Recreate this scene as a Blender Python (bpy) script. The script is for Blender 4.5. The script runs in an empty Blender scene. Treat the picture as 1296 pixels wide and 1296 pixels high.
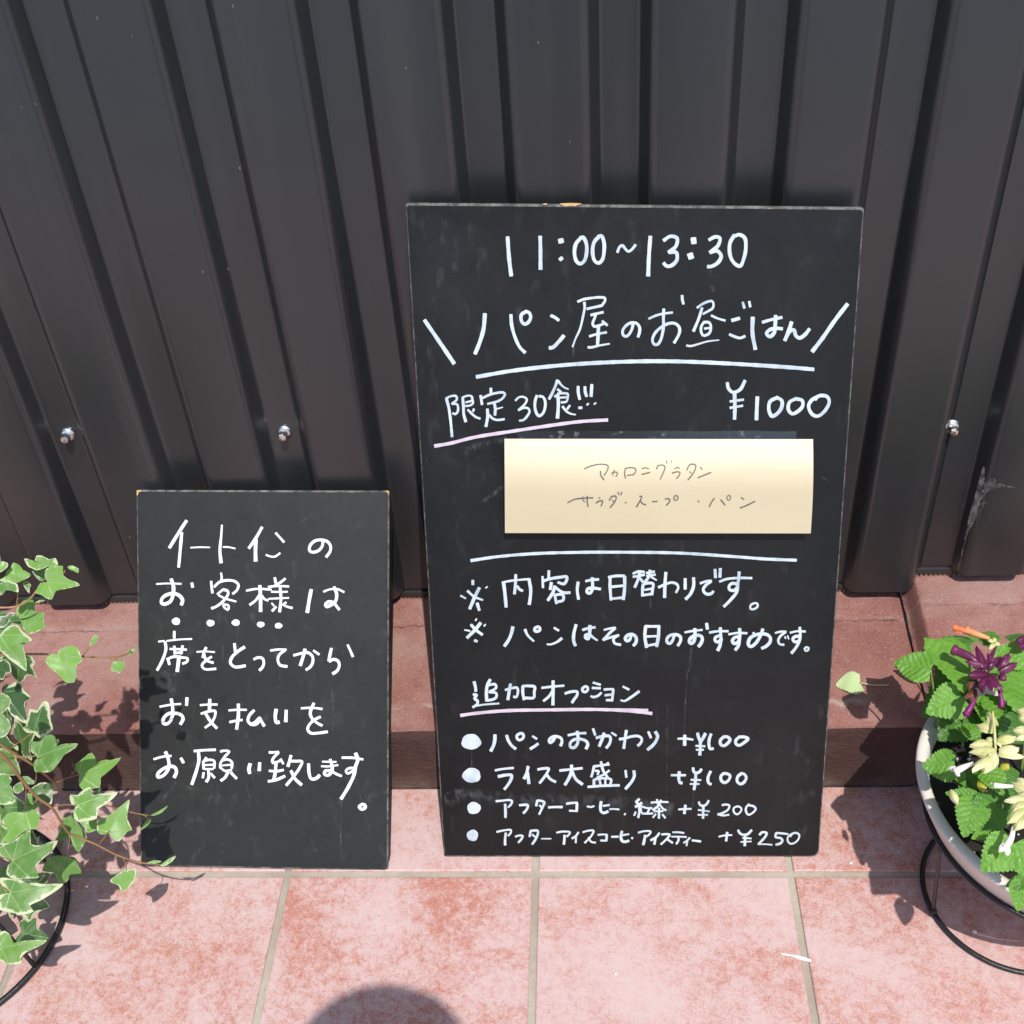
import bpy, bmesh, math, random
from mathutils import Vector, Matrix
random.seed(7)
rad = math.radians
scene = bpy.context.scene
# ------------------------------------------------------------------ camera
CAM = Vector((0.1013927, -1.04021369, 1.60739976))
RM = Matrix(((0.9973849382832712, 0.021157088884981794, 0.06910616814429932),
             (0.03971244404605029, 0.6384665021329662, -0.7686243864476228),
             (-0.06038382791414035, 0.7693587610757469, 0.6359566731173023)))
FPX = 1457.353
cam_data = bpy.data.cameras.new("camera")
cam_data.sensor_width = 36.0
cam_data.lens = 36.0 * FPX / 1296.0
cam_data.clip_start = 0.02
cam_data.clip_end = 300.0
cam_ob = bpy.data.objects.new("camera", cam_data)
cam_ob.matrix_world = Matrix.Translation(CAM) @ RM.to_4x4()
scene.collection.objects.link(cam_ob)
scene.camera = cam_ob
# ------------------------------------------------------------------ light
SUN_EL, SUN_AZ = 61.0, 18.0          # degrees above the horizon, to the right of the wall's normal
s_dir = Vector((math.sin(rad(SUN_AZ)) * math.cos(rad(SUN_EL)), -math.cos(rad(SUN_AZ)) * math.cos(rad(SUN_EL)), math.sin(rad(SUN_EL))))
world = bpy.data.worlds.new("World")
scene.world = world
world.use_nodes = True
wt = world.node_tree
bg = wt.nodes["Background"]
sky = wt.nodes.new("ShaderNodeTexSky")
sky.sky_type = 'NISHITA'
sky.sun_disc = False
sky.sun_elevation = rad(SUN_EL)
sky.sun_rotation = math.atan2(s_dir.x, s_dir.y)
wt.links.new(sky.outputs[0], bg.inputs[0])
bg.inputs[1].default_value = 0.14
sun_data = bpy.data.lights.new("sun", 'SUN')
sun_data.energy = 3.7
sun_data.angle = rad(0.53)
sun_data.color = (1.0, 0.965, 0.91)
sun_ob = bpy.data.objects.new("sun", sun_data)
sun_ob.rotation_euler = s_dir.to_track_quat('Z', 'Y').to_euler()
sun_ob.location = s_dir * 6
scene.collection.objects.link(sun_ob)
scene.view_settings.view_transform = 'Standard'
scene.view_settings.look = 'None'
scene.view_settings.gamma = 1.0
scene.view_settings.exposure = 0.35
# ------------------------------------------------------------------ helpers
def ray(px, py):
    return RM @ Vector(((px - 648.0) / FPX, -(py - 648.0) / FPX, -1.0))
def hit(px, py, P, n):
    d = ray(px, py)
    return CAM + d * ((P - CAM).dot(n) / d.dot(n))
X_, Y_, Z_ = Vector((1, 0, 0)), Vector((0, 1, 0)), Vector((0, 0, 1))
def atz(px, py, z): return hit(px, py, Vector((0, 0, z)), Z_)
def aty(px, py, y): return hit(px, py, Vector((0, y, 0)), Y_)

def link(name, mesh, m=None, parent=None, smooth=False):
    if m:
        for mm in (m if isinstance(m, (list, tuple)) else [m]):
            mesh.materials.append(mm)
    o = bpy.data.objects.new(name, mesh)
    scene.collection.objects.link(o)
    if parent: o.parent = parent
    if smooth:
        for p in mesh.polygons: p.use_smooth = True
    return o
def bm_obj(name, bm, m=None, parent=None, smooth=False):
    me = bpy.data.meshes.new(name)
    bm.normal_update()
    bm.to_mesh(me); bm.free()
    return link(name, me, m, parent, smooth)
def py_obj(name, vs, fs, m=None, parent=None, smooth=False):
    me = bpy.data.meshes.new(name)
    me.from_pydata([tuple(v) for v in vs], [], fs)
    me.update()
    return link(name, me, m, parent, smooth)
def thing(name, label, cat, group=None, loc=None):
    o = bpy.data.objects.new(name, None)
    o.empty_display_size = 0.05
    scene.collection.objects.link(o)
    return tag(o, label, cat, group)
def tag(o, label, cat, group=None):
    o["label"] = label; o["category"] = cat
    if group: o["group"] = group
    return o
def struct(o):
    o["kind"] = "structure"; return o
def add_box(bm, c, s, M=None, bevel=0.0):
    r = bmesh.ops.create_cube(bm, size=1.0)
    vs = r['verts']
    for v in vs:
        v.co = Vector((v.co.x * s[0], v.co.y * s[1], v.co.z * s[2]))
    if bevel > 0:
        es = list({e for v in vs for e in v.link_edges})
        rb = bmesh.ops.bevel(bm, geom=es, offset=bevel, segments=2, affect='EDGES', profile=0.5)
        vs = list({v for f in rb['faces'] for v in f.verts} | {v for v in vs if v.is_valid})
    for v in vs:
        if M: v.co = M @ v.co
        v.co += Vector(c)
def add_tube(bm, pts, radii, seg=8, closed=False):
    n = len(pts)
    if not isinstance(radii, (list, tuple)): radii = [radii] * n
    rings = []
    up = Vector((0, 0, 1))
    prev = None
    for i in range(n):
        a = pts[i - 1] if (i > 0 or closed) else pts[i]
        b = pts[(i + 1) % n] if (i < n - 1 or closed) else pts[i]
        t = (b - a).normalized()
        if prev is None:
            ref = up if abs(t.dot(up)) < 0.9 else Vector((1, 0, 0))
            u = t.cross(ref).normalized()
        else:
            u = (prev - t * prev.dot(t)).normalized()
        prev = u
        w = t.cross(u)
        rings.append([bm.verts.new(pts[i] + (u * math.cos(k * 2 * math.pi / seg) + w * math.sin(k * 2 * math.pi / seg)) * radii[i]) for k in range(seg)])
    m = n if closed else n - 1
    for i in range(m):
        A, B = rings[i], rings[(i + 1) % n]
        for k in range(seg):
            bm.faces.new((A[k], A[(k + 1) % seg], B[(k + 1) % seg], B[k]))
    if not closed:
        bm.faces.new(rings[0][::-1]); bm.faces.new(rings[-1])
def spline(pts, step):
    """centripetal-ish Catmull-Rom through 2D/3D points"""
    P = [Vector(p) for p in pts]
    if len(P) < 3:
        L = (P[1] - P[0]).length
        k = max(2, int(L / step))
        return [P[0].lerp(P[1], i / k) for i in range(k + 1)]
    Q = [P[0] * 2 - P[1]] + P + [P[-1] * 2 - P[-2]]
    out = []
    for i in range(1, len(Q) - 2):
        p0, p1, p2, p3 = Q[i - 1], Q[i], Q[i + 1], Q[i + 2]
        t01 = max((p1 - p0).length, 1e-6) ** .5; t12 = max((p2 - p1).length, 1e-6) ** .5; t23 = max((p3 - p2).length, 1e-6) ** .5
        m1 = (p2 - p1) + ((p1 - p0) / t01 - (p2 - p0) / (t01 + t12)) * t12
        m2 = (p2 - p1) + ((p3 - p2) / t23 - (p3 - p1) / (t12 + t23)) * t12
        k = max(2, int((p2 - p1).length / step))
        for j in range(k):
            t = j / k
            a = 2 * t ** 3 - 3 * t ** 2 + 1; b = t ** 3 - 2 * t ** 2 + t; c = -2 * t ** 3 + 3 * t ** 2; d = t ** 3 - t ** 2
            out.append(p1 * a + m1 * b + p2 * c + m2 * d)
    out.append(P[-1])
    return out
# ------------------------------------------------------------------ materials
class N:
    """tiny node helper"""
    def __init__(s, name):
        s.m = bpy.data.materials.new(name); s.m.use_nodes = True
        s.t = s.m.node_tree; s.b = s.t.nodes["Principled BSDF"]; s.out = s.t.nodes["Material Output"]
    def node(s, typ, **kw):
        n = s.t.nodes.new(typ)
        for k, v in kw.items(): setattr(n, k, v)
        return n
    def set(s, sock, v):
        if isinstance(v, bpy.types.NodeSocket): s.t.links.new(v, sock)
        else:
            if isinstance(v, tuple) and len(v) == 3 and sock.type == 'RGBA': v = (*v, 1)
            sock.default_value = v
    def p(s, **kw):
        for k, v in kw.items(): s.set(s.b.inputs[k.replace('_', ' ')], v)
    def coord(s, which='Object'): return s.node("ShaderNodeTexCoord").outputs[which]
    def mapping(s, vec, scale=(1, 1, 1), loc=(0, 0, 0)):
        n = s.node("ShaderNodeMapping"); s.set(n.inputs['Vector'], vec); s.set(n.inputs['Scale'], scale); s.set(n.inputs['Location'], loc); return n.outputs[0]
    def noise(s, vec, scale, detail=4, rough=.55, dist=0.0):
        n = s.node("ShaderNodeTexNoise"); s.set(n.inputs['Vector'], vec); s.set(n.inputs['Scale'], scale); s.set(n.inputs['Detail'], detail); s.set(n.inputs['Roughness'], rough); s.set(n.inputs['Distortion'], dist); return n.outputs[0]
    def voronoi(s, vec, scale, feature='F1', rnd=1.0):
        n = s.node("ShaderNodeTexVoronoi", feature=feature); s.set(n.inputs['Vector'], vec); s.set(n.inputs['Scale'], scale); s.set(n.inputs['Randomness'], rnd); return n
    def ramp(s, fac, stops, interp='LINEAR'):
        n = s.node("ShaderNodeValToRGB"); s.set(n.inputs[0], fac); cr = n.color_ramp; cr.interpolation = interp
        while len(cr.elements) < len(stops): cr.elements.new(.5)
        for e, (p, c) in zip(cr.elements, stops):
            e.position = p; e.color = (*c, 1) if isinstance(c, tuple) else (c, c, c, 1)
        return n.outputs[0]
    def math(s, op, a, b=0.0, c=0.0, clamp=False):
        n = s.node("ShaderNodeMath", operation=op, use_clamp=clamp); s.set(n.inputs[0], a); s.set(n.inputs[1], b); s.set(n.inputs[2], c); return n.outputs[0]
    def mix(s, fac, a, b, blend='MIX'):
        n = s.node("ShaderNodeMix", data_type='RGBA', blend_type=blend); s.set(n.inputs[0], fac); s.set(n.inputs[6], a); s.set(n.inputs[7], b); return n.outputs[2]
    def bump(s, h, strength=.3, dist=.001, normal=None):
        n = s.node("ShaderNodeBump"); s.set(n.inputs['Height'], h); s.set(n.inputs['Strength'], strength); s.set(n.inputs['Distance'], dist)
        if normal: s.set(n.inputs['Normal'], normal)
        return n.outputs[0]
    def attr(s, name): return s.node("ShaderNodeAttribute", attribute_name=name)
    def mixshader(s, fac, a, b):
        n = s.node("ShaderNodeMixShader"); s.set(n.inputs[0], fac); s.t.links.new(a, n.inputs[1]); s.t.links.new(b, n.inputs[2]); return n.outputs[0]
    def final(s, sh): s.t.links.new(sh, s.out.inputs[0])

def simple(name, col, rough=.5, metal=0.0, var=.15, scale=40, bump=0.0):
    n = N(name); c = n.coord()
    f = n.noise(c, scale, 4)
    n.p(Base_Color=n.mix(f, tuple(x * (1 - var) for x in col), tuple(min(1, x * (1 + var)) for x in col)), Roughness=rough, Metallic=metal)
    if bump: n.p(Normal=n.bump(n.noise(c, scale * 4, 3), bump, .002))
    return n.m

def mat_tile():
    n = N("glazed_terracotta_tile"); c = n.coord()
    a = n.attr("tone").outputs['Vector']
    sh = n.node("ShaderNodeVectorMath", operation='MULTIPLY_ADD'); n.set(sh.inputs[0], a); n.set(sh.inputs[1], (17.0, 23.0, 5.0)); n.set(sh.inputs[2], c)
    v = sh.outputs[0]
    a2 = n.attr('tone').outputs['Fac']
    big = n.noise(v, 6.5, 5, .62, .4)
    mid = n.noise(v, 70, 8, .80, .5)
    fine = n.noise(v, 340, 5, .8)
    f = n.math('ADD', n.math('MULTIPLY', big, .44), n.math('ADD', n.math('MULTIPLY', mid, .56), n.math('MULTIPLY', n.math('SUBTRACT', fine, .5), .5)))
    f = n.math('ADD', f, n.math('MULTIPLY', n.math('SUBTRACT', a2, .5), .06))
    col = n.ramp(f, [(.36, (.54, .405, .39)), (.475, (.515, .355, .335)), (.54, (.47, .265, .23)), (.615, (.40, .155, .11))])
    scuffs = n.math('MULTIPLY', n.ramp(n.noise(n.mapping(v, (1, 2.2, 1)), 9, 7, .75, .8), [(.62, 0.0), (.74, .7)]), n.ramp(mid, [(.4, .3), (.6, 1.0)]))
    col = n.mix(scuffs, col, (.57, .48, .47))
    speck = n.voronoi(v, 330).outputs['Distance']
    pit = n.ramp(speck, [(.07, 1.0), (.13, 0.0)])
    pitn = n.math('MULTIPLY', pit, n.ramp(n.noise(v, 30, 3), [(.5, 0.0), (.62, .8)]))
    col = n.mix(pitn, col, (.30, .09, .06))
    tone = n.attr("tone").outputs['Fac']
    n.p(Base_Color=col, Roughness=n.ramp(mid, [(.3, .42), (.7, .62)]))
    h = n.math('ADD', n.math('MULTIPLY', mid, .7), n.math('MULTIPLY', fine, .35))
    n.p(Normal=n.bump(h, .22, .0014))
    return n.m
def mat_grout():
    n = N("sandy_grout"); c = n.coord()
    f = n.noise(c, 90, 6, .7); g = n.noise(c, 6, 4)
    col = n.mix(f, (.30, .26, .20), (.47, .42, .345)); col = n.mix(n.ramp(g, [(.42, 0.0), (.62, .6)]), col, (.25, .21, .17)); col = n.mix(n.ramp(n.noise(c, 240, 3), [(.66, 0.0), (.72, .8)]), col, (.12, .09, .07))
    n.p(Base_Color=col, Roughness=.9, Normal=n.bump(f, .5, .002)); return n.m
def mat_plinth():
    n = N("red_painted_concrete"); c = n.coord()
    big = n.noise(c, 4.5, 6, .62, .3); mid = n.noise(c, 34, 7, .72); fine = n.noise(c, 300, 5, .75)
    col = n.ramp(big, [(.36, (.225, .088, .070)), (.48, (.295, .130, .107)), (.60, (.345, .185, .158))])
    col = n.mix(n.ramp(mid, [(.52, 0.0), (.68, .6)]), col, (.21, .078, .06))
    col = n.mix(n.ramp(fine, [(.55, 0.0), (.68, .7)]), col, (.47, .36, .33))
    col = n.mix(n.ramp(n.noise(c, 180, 4, .8), [(.58, 0.0), (.68, .65)]), col, (.15, .06, .05))
    # worn mortar fillet along the sheeting and wear at the arris: stains with a shape of their own
    g = n.node("ShaderNodeSeparateXYZ"); n.set(g.inputs[0], c)
    wob = n.math('MULTIPLY', n.math('SUBTRACT', n.noise(c, 22, 5, .75), .5), .05)
    yy = n.math('ADD', g.outputs[1], wob)
    line = n.math('SUBTRACT', 1.0, n.math('MULTIPLY', n.math('ABSOLUTE', n.math('SUBTRACT', yy, .372)), 210), clamp=True)
    line = n.math('MULTIPLY', line, n.ramp(n.noise(c, 16, 4), [(.42, 0.0), (.58, 1.0)]))
    col = n.mix(n.math('MULTIPLY', line, .55), col, (.30, .26, .23))
    line2 = n.math('SUBTRACT', 1.0, n.math('MULTIPLY', n.math('ABSOLUTE', n.math('SUBTRACT', yy, .203)), 130), clamp=True)
    line2 = n.math('MULTIPLY', line2, n.ramp(n.noise(c, 12, 4), [(.48, 0.0), (.62, .7)]))
    col = n.mix(line2, col, (.50, .42, .36))
    crk = n.math('ADD', g.outputs[1], n.math('MULTIPLY', n.math('SUBTRACT', n.noise(c, 34, 6, .75), .5), .022))
    ck = n.math('SUBTRACT', 1.0, n.math('MULTIPLY', n.math('ABSOLUTE', n.math('SUBTRACT', crk, .366)), 620), clamp=True)
    ck = n.math('MULTIPLY', ck, n.ramp(n.noise(c, 7, 3), [(.45, 0.0), (.56, .9)]))
    col = n.mix(ck, col, (.05, .028, .024))
    pale_patch = n.ramp(n.noise(n.mapping(c, (1, 2.5, 1)), 3.2, 5, .6, .5), [(.52, 0.0), (.72, .45)])  # random paler blotches, stretched along the step
    col = n.mix(pale_patch, col, (.40, .27, .235))
    n.p(Base_Color=col, Roughness=.82)
    h = n.math('ADD', n.math('MULTIPLY', mid, .8), n.math('MULTIPLY', fine, .6))
    n.p(Normal=n.bump(h, .8, .006)); return n.m
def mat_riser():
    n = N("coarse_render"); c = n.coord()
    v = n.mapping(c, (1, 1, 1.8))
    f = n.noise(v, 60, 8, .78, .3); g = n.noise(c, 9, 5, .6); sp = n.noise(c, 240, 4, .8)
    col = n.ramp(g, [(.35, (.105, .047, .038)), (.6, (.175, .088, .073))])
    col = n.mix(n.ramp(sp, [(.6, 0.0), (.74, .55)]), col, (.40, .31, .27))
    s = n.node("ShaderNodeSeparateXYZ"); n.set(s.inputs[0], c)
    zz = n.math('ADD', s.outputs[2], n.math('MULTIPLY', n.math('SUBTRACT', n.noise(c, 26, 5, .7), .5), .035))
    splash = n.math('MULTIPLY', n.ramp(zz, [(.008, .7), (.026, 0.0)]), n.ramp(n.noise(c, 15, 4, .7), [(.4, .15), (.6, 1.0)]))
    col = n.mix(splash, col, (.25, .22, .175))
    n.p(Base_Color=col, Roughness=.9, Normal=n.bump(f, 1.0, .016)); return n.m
def mat_metal():
    n = N("charcoal_coated_steel"); c = n.coord()
    f = n.noise(n.mapping(c, (1, 1, .25)), 6, 4); g = n.noise(c, 700, 2)
    col = n.mix(f, (.0165, .0180, .0198), (.0195, .0210, .0228))
    # scuffs: thin scratches and a rubbed patch
    v = n.mapping(c, (30, 30, 9)); vo = n.voronoi(v, 1.0).outputs['Distance']
    scr = n.math('MULTIPLY', n.ramp(vo, [(.018, 1.0), (.035, 0.0)]), n.ramp(n.noise(c, 7, 3), [(.52, 0.0), (.60, .8)]))
    col = n.mix(scr, col, (.16, .15, .15))
    tick = n.voronoi(n.mapping(c, (55, 55, 24)), 1.0).outputs['Distance']
    tk = n.math('MULTIPLY', n.ramp(tick, [(.03, 1.0), (.06, 0.0)]), n.ramp(n.noise(c, 19, 3), [(.58, 0.0), (.64, .9)]))
    col = n.mix(tk, col, (.24, .23, .22))
    dust = n.ramp(n.noise(n.mapping(c, (14, 14, .8)), 1.0, 4, .6), [(.52, 0.0), (.75, .22)])
    col = n.mix(dust, col, (.075, .073, .070))
    n.p(Base_Color=col, Roughness=n.ramp(f, [(.3, .29), (.7, .36)]), IOR=1.65)
    n.p(Normal=n.bump(n.math('ADD', n.math('MULTIPLY', n.noise(n.mapping(c, (1, 1, .12)), 7, 3), 1.6), n.math('MULTIPLY', g, .03)), .14, .004)); return n.m
def mat_board(name, a, b, rough, grime):
    n = N(name); c = n.coord()
    f = n.noise(c, 3.6, 5, .6, .6); g = n.noise(c, 17, 6, .65, .8); d = n.noise(n.mapping(c, (60, 60, 6)), 1.0, 4)
    col = n.mix(n.ramp(f, [(.35, 0.0), (.68, 1.0)]), a, b)
    col = n.mix(n.ramp(g, [(.60, 0.0), (.78, .55)]), col, tuple(x * 2.4 for x in b))
    col = n.mix(n.ramp(n.noise(n.mapping(c, (3, 3, 1), (4, 1, 2)), 7, 5, .65, .7), [(.60, 0.0), (.73, .8)]), col, tuple(x * .35 for x in a))
    ge = n.node("ShaderNodeSeparateXYZ"); n.set(ge.inputs[0], n.coord('Generated')); gx, gz = ge.outputs[0], ge.outputs[2]
    dx = n.math('MULTIPLY', n.math('MINIMUM', gx, n.math('SUBTRACT', 1.0, gx)), .6); dz = n.math('MULTIPLY', n.math('MINIMUM', gz, n.math('SUBTRACT', 1.0, gz)), 1.0)
    de = n.math('ADD', n.math('MINIMUM', dx, dz), n.math('MULTIPLY', n.math('SUBTRACT', n.noise(c, 13, 6, .7, .6), .5), grime * .16))
    col = n.mix(n.math('MULTIPLY', n.ramp(de, [(.0, .85), (max(.001, grime * .055), 0.0)]), min(1, grime)), col, tuple(x * .38 for x in a))
    dust = n.ramp(n.noise(c, 620, 2), [(.735, 0.0), (.77, 1.0)])
    col = n.mix(n.math('MULTIPLY', dust, n.ramp(n.noise(c, 9, 4), [(.4, .05), (.7, .55)])), col, (.34, .34, .34))
    streak = n.math('MULTIPLY', n.ramp(d, [(.58, 0.0), (.75, .16)]), n.ramp(f, [(.4, 0.0), (.6, 1.0)]))
    col = n.mix(streak, col, (.16, .165, .17))
    n.p(Base_Color=col, Roughness=n.ramp(g, [(.3, rough - .03), (.7, rough + .09)]), IOR=1.42, Normal=n.bump(n.noise(c, 900, 2), .05, .0005)); return n.m
def mat_edge():
    n = N("worn_board_edge"); c = n.coord()
    f = n.noise(c, 70, 6, .75); g = n.noise(c, 14, 5, .7)
    col = n.mix(n.ramp(f, [(.42, 0.0), (.66, 1.0)]), (.035, .036, .036), (.19, .185, .17))
    col = n.mix(n.ramp(g, [(.66, 0.0), (.72, .9)]), col, (.42, .27, .13))
    n.p(Base_Color=col, Roughness=.75, Normal=n.bump(f, .5, .001)); return n.m
def mat_marker(name, a, b):
    n = N(name); c = n.coord()
    f = n.noise(n.mapping(c, (1, 1, .55)), 62, 3, .6); g = n.noise(c, 24, 4)
    k = n.math('MULTIPLY', n.ramp(f, [(.42, 0.0), (.68, .85)]), n.ramp(g, [(.42, .45), (.62, 1.0)]))
    n.p(Base_Color=n.mix(k, a, b), Roughness=.65); return n.m
def mat_smear():
    n = N("chalky_smear"); c = n.coord()
    f = n.noise(n.mapping(c, (1, 1, .5)), 75, 5, .7, .5)
    tr = n.node("ShaderNodeBsdfTransparent")
    n.p(Base_Color=(.40, .45, .50), Roughness=.8)
    u = n.attr("fade").outputs['Fac']
    fac = n.math('MULTIPLY', n.math('MULTIPLY', n.ramp(f, [(.44, 0.0), (.80, 1.0)]), u), .20)
    n.final(n.mixshader(fac, tr.outputs[0], n.b.outputs[0])); return n.m
def mat_paper():
    n = N("glossy_kraft_paper"); c = n.coord()
    f = n.noise(n.mapping(c, (1, 1, 3)), 8, 5, .6); g = n.noise(c, 11, 3, .5, .3)
    col = n.mix(f, (.49, .415, .27), (.545, .465, .315))
    col = n.mix(n.ramp(g, [(.66, 0.0), (.76, .35)]), col, (.42, .31, .15))
    n.p(Base_Color=col, Roughness=n.ramp(f, [(.3, .45), (.7, .52)]), IOR=1.5, Normal=n.bump(n.math('ADD', n.noise(c, 300, 3), n.math('MULTIPLY', n.noise(n.mapping(c, (1, 1, 2)), 14, 3), 6.0)), .06, .0012)); n.b.inputs['Specular IOR Level'].default_value = .65; return n.m
def mat_tape():
    n = N("clear_tape"); c = n.coord()
    tr = n.node("ShaderNodeBsdfTransparent"); gl = n.node("ShaderNodeBsdfGlossy"); n.set(gl.inputs[0], (.8, .85, .9)); n.set(gl.inputs[1], .22)
    n.p(Base_Color=(.5, .52, .54), Roughness=.4)
    a = n.mixshader(n.ramp(n.noise(c, 60, 5, .7), [(.58, 0.0), (.70, .45)]), tr.outputs[0], n.b.outputs[0])
    n.final(n.mixshader(.07, a, gl.outputs[0])); return n.m
def leaf_common(n, col, rough, transl, trcol, normal):
    n.p(Base_Color=col, Roughness=rough, Normal=normal)
    n.b.inputs['Specular IOR Level'].default_value = .38
    t = n.node("ShaderNodeBsdfTranslucent"); n.set(t.inputs[0], trcol)
    n.final(n.mixshader(transl, n.b.outputs[0], t.outputs[0]))
def mat_ivy():
    n = N("variegated_ivy_leaf"); uv = n.attr("leafuv").outputs['Vector']; at = n.attr("leafcol").outputs['Vector']; c = n.coord()
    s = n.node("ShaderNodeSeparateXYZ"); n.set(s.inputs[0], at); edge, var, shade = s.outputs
    q = n.node("ShaderNodeSeparateXYZ"); n.set(q.inputs[0], uv); x = n.math('ABSOLUTE', q.outputs[0]); y = q.outputs[1]
    vein = 0.0
    for dx, dy in ((0, 1), (.84, .54), (.95, -.3)):
        dist = n.math('ABSOLUTE', n.math('SUBTRACT', n.math('MULTIPLY', x, dy), n.math('MULTIPLY', y, dx)))
        al = n.math('ADD', n.math('MULTIPLY', x, dx), n.math('MULTIPLY', y, dy))
        k = n.math('MULTIPLY', n.math('SUBTRACT', 1.0, n.math('DIVIDE', dist, .017), clamp=True), n.math('GREATER_THAN', al, 0.0))
        vein = n.math('MAXIMUM', vein, k)
    off = n.math('MULTIPLY', var, 9.0)
    vm = n.node("ShaderNodeVectorMath", operation='ADD'); n.set(vm.inputs[0], uv); cmb = n.node("ShaderNodeCombineXYZ"); n.set(cmb.inputs[2], off); n.set(vm.inputs[1], cmb.outputs[0])
    blot = n.noise(vm.outputs[0], 2.6, 4, .6); fine = n.noise(vm.outputs[0], 14, 4, .7)
    green = n.mix(var, (.050, .135, .042), (.185, .37, .065))
    green = n.mix(n.ramp(blot, [(.45, 0.0), (.62, .55)]), green, (.26, .38, .17))
    green = n.mix(n.ramp(fine, [(.5, 0.0), (.75, .3)]), green, (.10, .20, .05))
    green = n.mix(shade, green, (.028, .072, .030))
    e2 = n.math('ADD', edge, n.math('MULTIPLY', n.math('SUBTRACT', n.noise(vm.outputs[0], 4.5, 5, .75), .5), .85))
    e2 = n.math('ADD', e2, n.math('MULTIPLY', n.math('SUBTRACT', n.math('FRACT', n.math('MULTIPLY', var, 7.3)), .62), .22))
    cream = n.ramp(e2, [(.885, 0.0), (.94, 1.0)])
    col = n.mix(n.math('MULTIPLY', cream, .88), green, (.60, .62, .40))
    col = n.mix(n.math('MULTIPLY', vein, .45), col, (.42, .55, .24))
    nm = n.bump(n.math('ADD', n.math('MULTIPLY', vein, -.5), n.math('MULTIPLY', blot, .5)), .35, .002)
    leaf_common(n, n.mix(n.math('MULTIPLY', n.ramp(n.noise(vm.outputs[0], 9, 5, .75), [(.62, 0.0), (.72, 1.0)]), .35), col, (.16, .13, .04)), .36, .24, n.mix(.5, col, (.30, .50, .04)), nm); return n.m
def mat_salvia():
    n = N("serrated_green_leaf"); uv = n.attr("leafuv").outputs['Vector']; at = n.attr("leafcol").outputs['Vector']
    s = n.node("ShaderNodeSeparateXYZ"); n.set(s.inputs[0], at); edge, var, shade = s.outputs
    q = n.node("ShaderNodeSeparateXYZ"); n.set(q.inputs[0], uv); x = n.math('ABSOLUTE', q.outputs[0]); y = q.outputs[1]
    mid = n.math('SUBTRACT', 1.0, n.math('DIVIDE', x, .022), clamp=True)
    wy = n.math('ADD', y, n.math('MULTIPLY', n.math('SUBTRACT', n.noise(uv, 3.5, 3), .5), .16))
    lat = n.math('FRACT', n.math('MULTIPLY', n.math('SUBTRACT', wy, n.math('MULTIPLY', x, .75)), 6.0))
    latv = n.math('SUBTRACT', 1.0, n.math('DIVIDE', n.math('ABSOLUTE', n.math('SUBTRACT', lat, .5)), .10), clamp=True)
    vein = n.math('MAXIMUM', mid, n.math('MULTIPLY', latv, .6))
    cmb = n.node("ShaderNodeCombineXYZ"); n.set(cmb.inputs[2], n.math('MULTIPLY', var, 9.0))
    vm = n.node("ShaderNodeVectorMath", operation='ADD'); n.set(vm.inputs[0], uv); n.set(vm.inputs[1], cmb.outputs[0])
    blot = n.noise(vm.outputs[0], 4, 4, .6)
    g = n.mix(var, (.065, .20, .028), (.165, .375, .048))
    g = n.mix(n.ramp(blot, [(.4, 0.0), (.7, .45)]), g, (.10, .25, .04))
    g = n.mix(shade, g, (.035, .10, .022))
    g = n.mix(n.math('MULTIPLY', vein, .16), g, (.26, .46, .10))
    h = n.math('ADD', n.math('MULTIPLY', vein, -.8), n.math('MULTIPLY', n.math('ABSOLUTE', n.math('SUBTRACT', lat, .5)), 1.2))
    leaf_common(n, g, .34, .25, n.mix(.5, g, (.28, .52, .03)), n.bump(n.math('ADD', h, n.math('MULTIPLY', n.noise(vm.outputs[0], 9, 4, .6), 2.0)), .42, .003)); return n.m
def mat_petal(name, a, b, tr, rough=.5):
    n = N(name); at = n.attr("leafcol").outputs['Vector']
    s = n.node("ShaderNodeSeparateXYZ"); n.set(s.inputs[0], at)
    c = n.coord(); f = n.noise(n.mapping(c, (1, 1, 1)), 260, 4)
    uv = n.attr('leafuv').outputs['Vector']; q = n.node('ShaderNodeSeparateXYZ'); n.set(q.inputs[0], uv)
    rid = n.math('SINE', n.math('ADD', n.math('MULTIPLY', q.outputs[0], 13.0), n.math('MULTIPLY', f, 5.0)))
    f = n.math('ADD', f, n.math('MULTIPLY', rid, .10))
    col = n.mix(n.math('ADD', n.math('MULTIPLY_ADD', s.outputs[0], .5, n.math('MULTIPLY', s.outputs[1], .35)), n.math('MULTIPLY', f, .3), clamp=True), a, b)
    leaf_common(n, col, rough, tr, col, n.bump(n.math('ADD', f, n.math('MULTIPLY', rid, .25)), .5, .0012)); return n.m

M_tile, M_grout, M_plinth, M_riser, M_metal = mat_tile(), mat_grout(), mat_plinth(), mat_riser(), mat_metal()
M_board_big = mat_board("blackboard_paint", (.0040, .0041, .0042), (.0080, .0084, .0088), .42, 1.0)
M_board_small = mat_board("greyed_blackboard_paint", (.0115, .0112, .0105), (.0150, .0147, .0138), .44, .35)
M_edge = mat_edge()
M_black = simple("black_stained_wood", (.012, .012, .012), .7)
M_white = mat_marker("white_paint_marker", (.52, .58, .62), (.30, .37, .43))
M_white2 = mat_marker("solid_white_paint_marker", (.68, .68, .73), (.60, .61, .67))
M_pink = mat_marker("pale_pink_marker", (.56, .475, .555), (.43, .35, .43))
M_smear = mat_smear()
M_paper, M_tape = mat_paper(), mat_tape()
M_pencil = simple("grey_pen_ink", (.10, .094, .085), .6, var=.5, scale=300)
M_wood = simple("bare_chipboard", (.56, .36, .16), .8, var=.4, scale=220, bump=.5)
M_wire = simple("black_coated_wire", (.012, .012, .013), .34, var=.3, scale=120, bump=.35)
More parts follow.
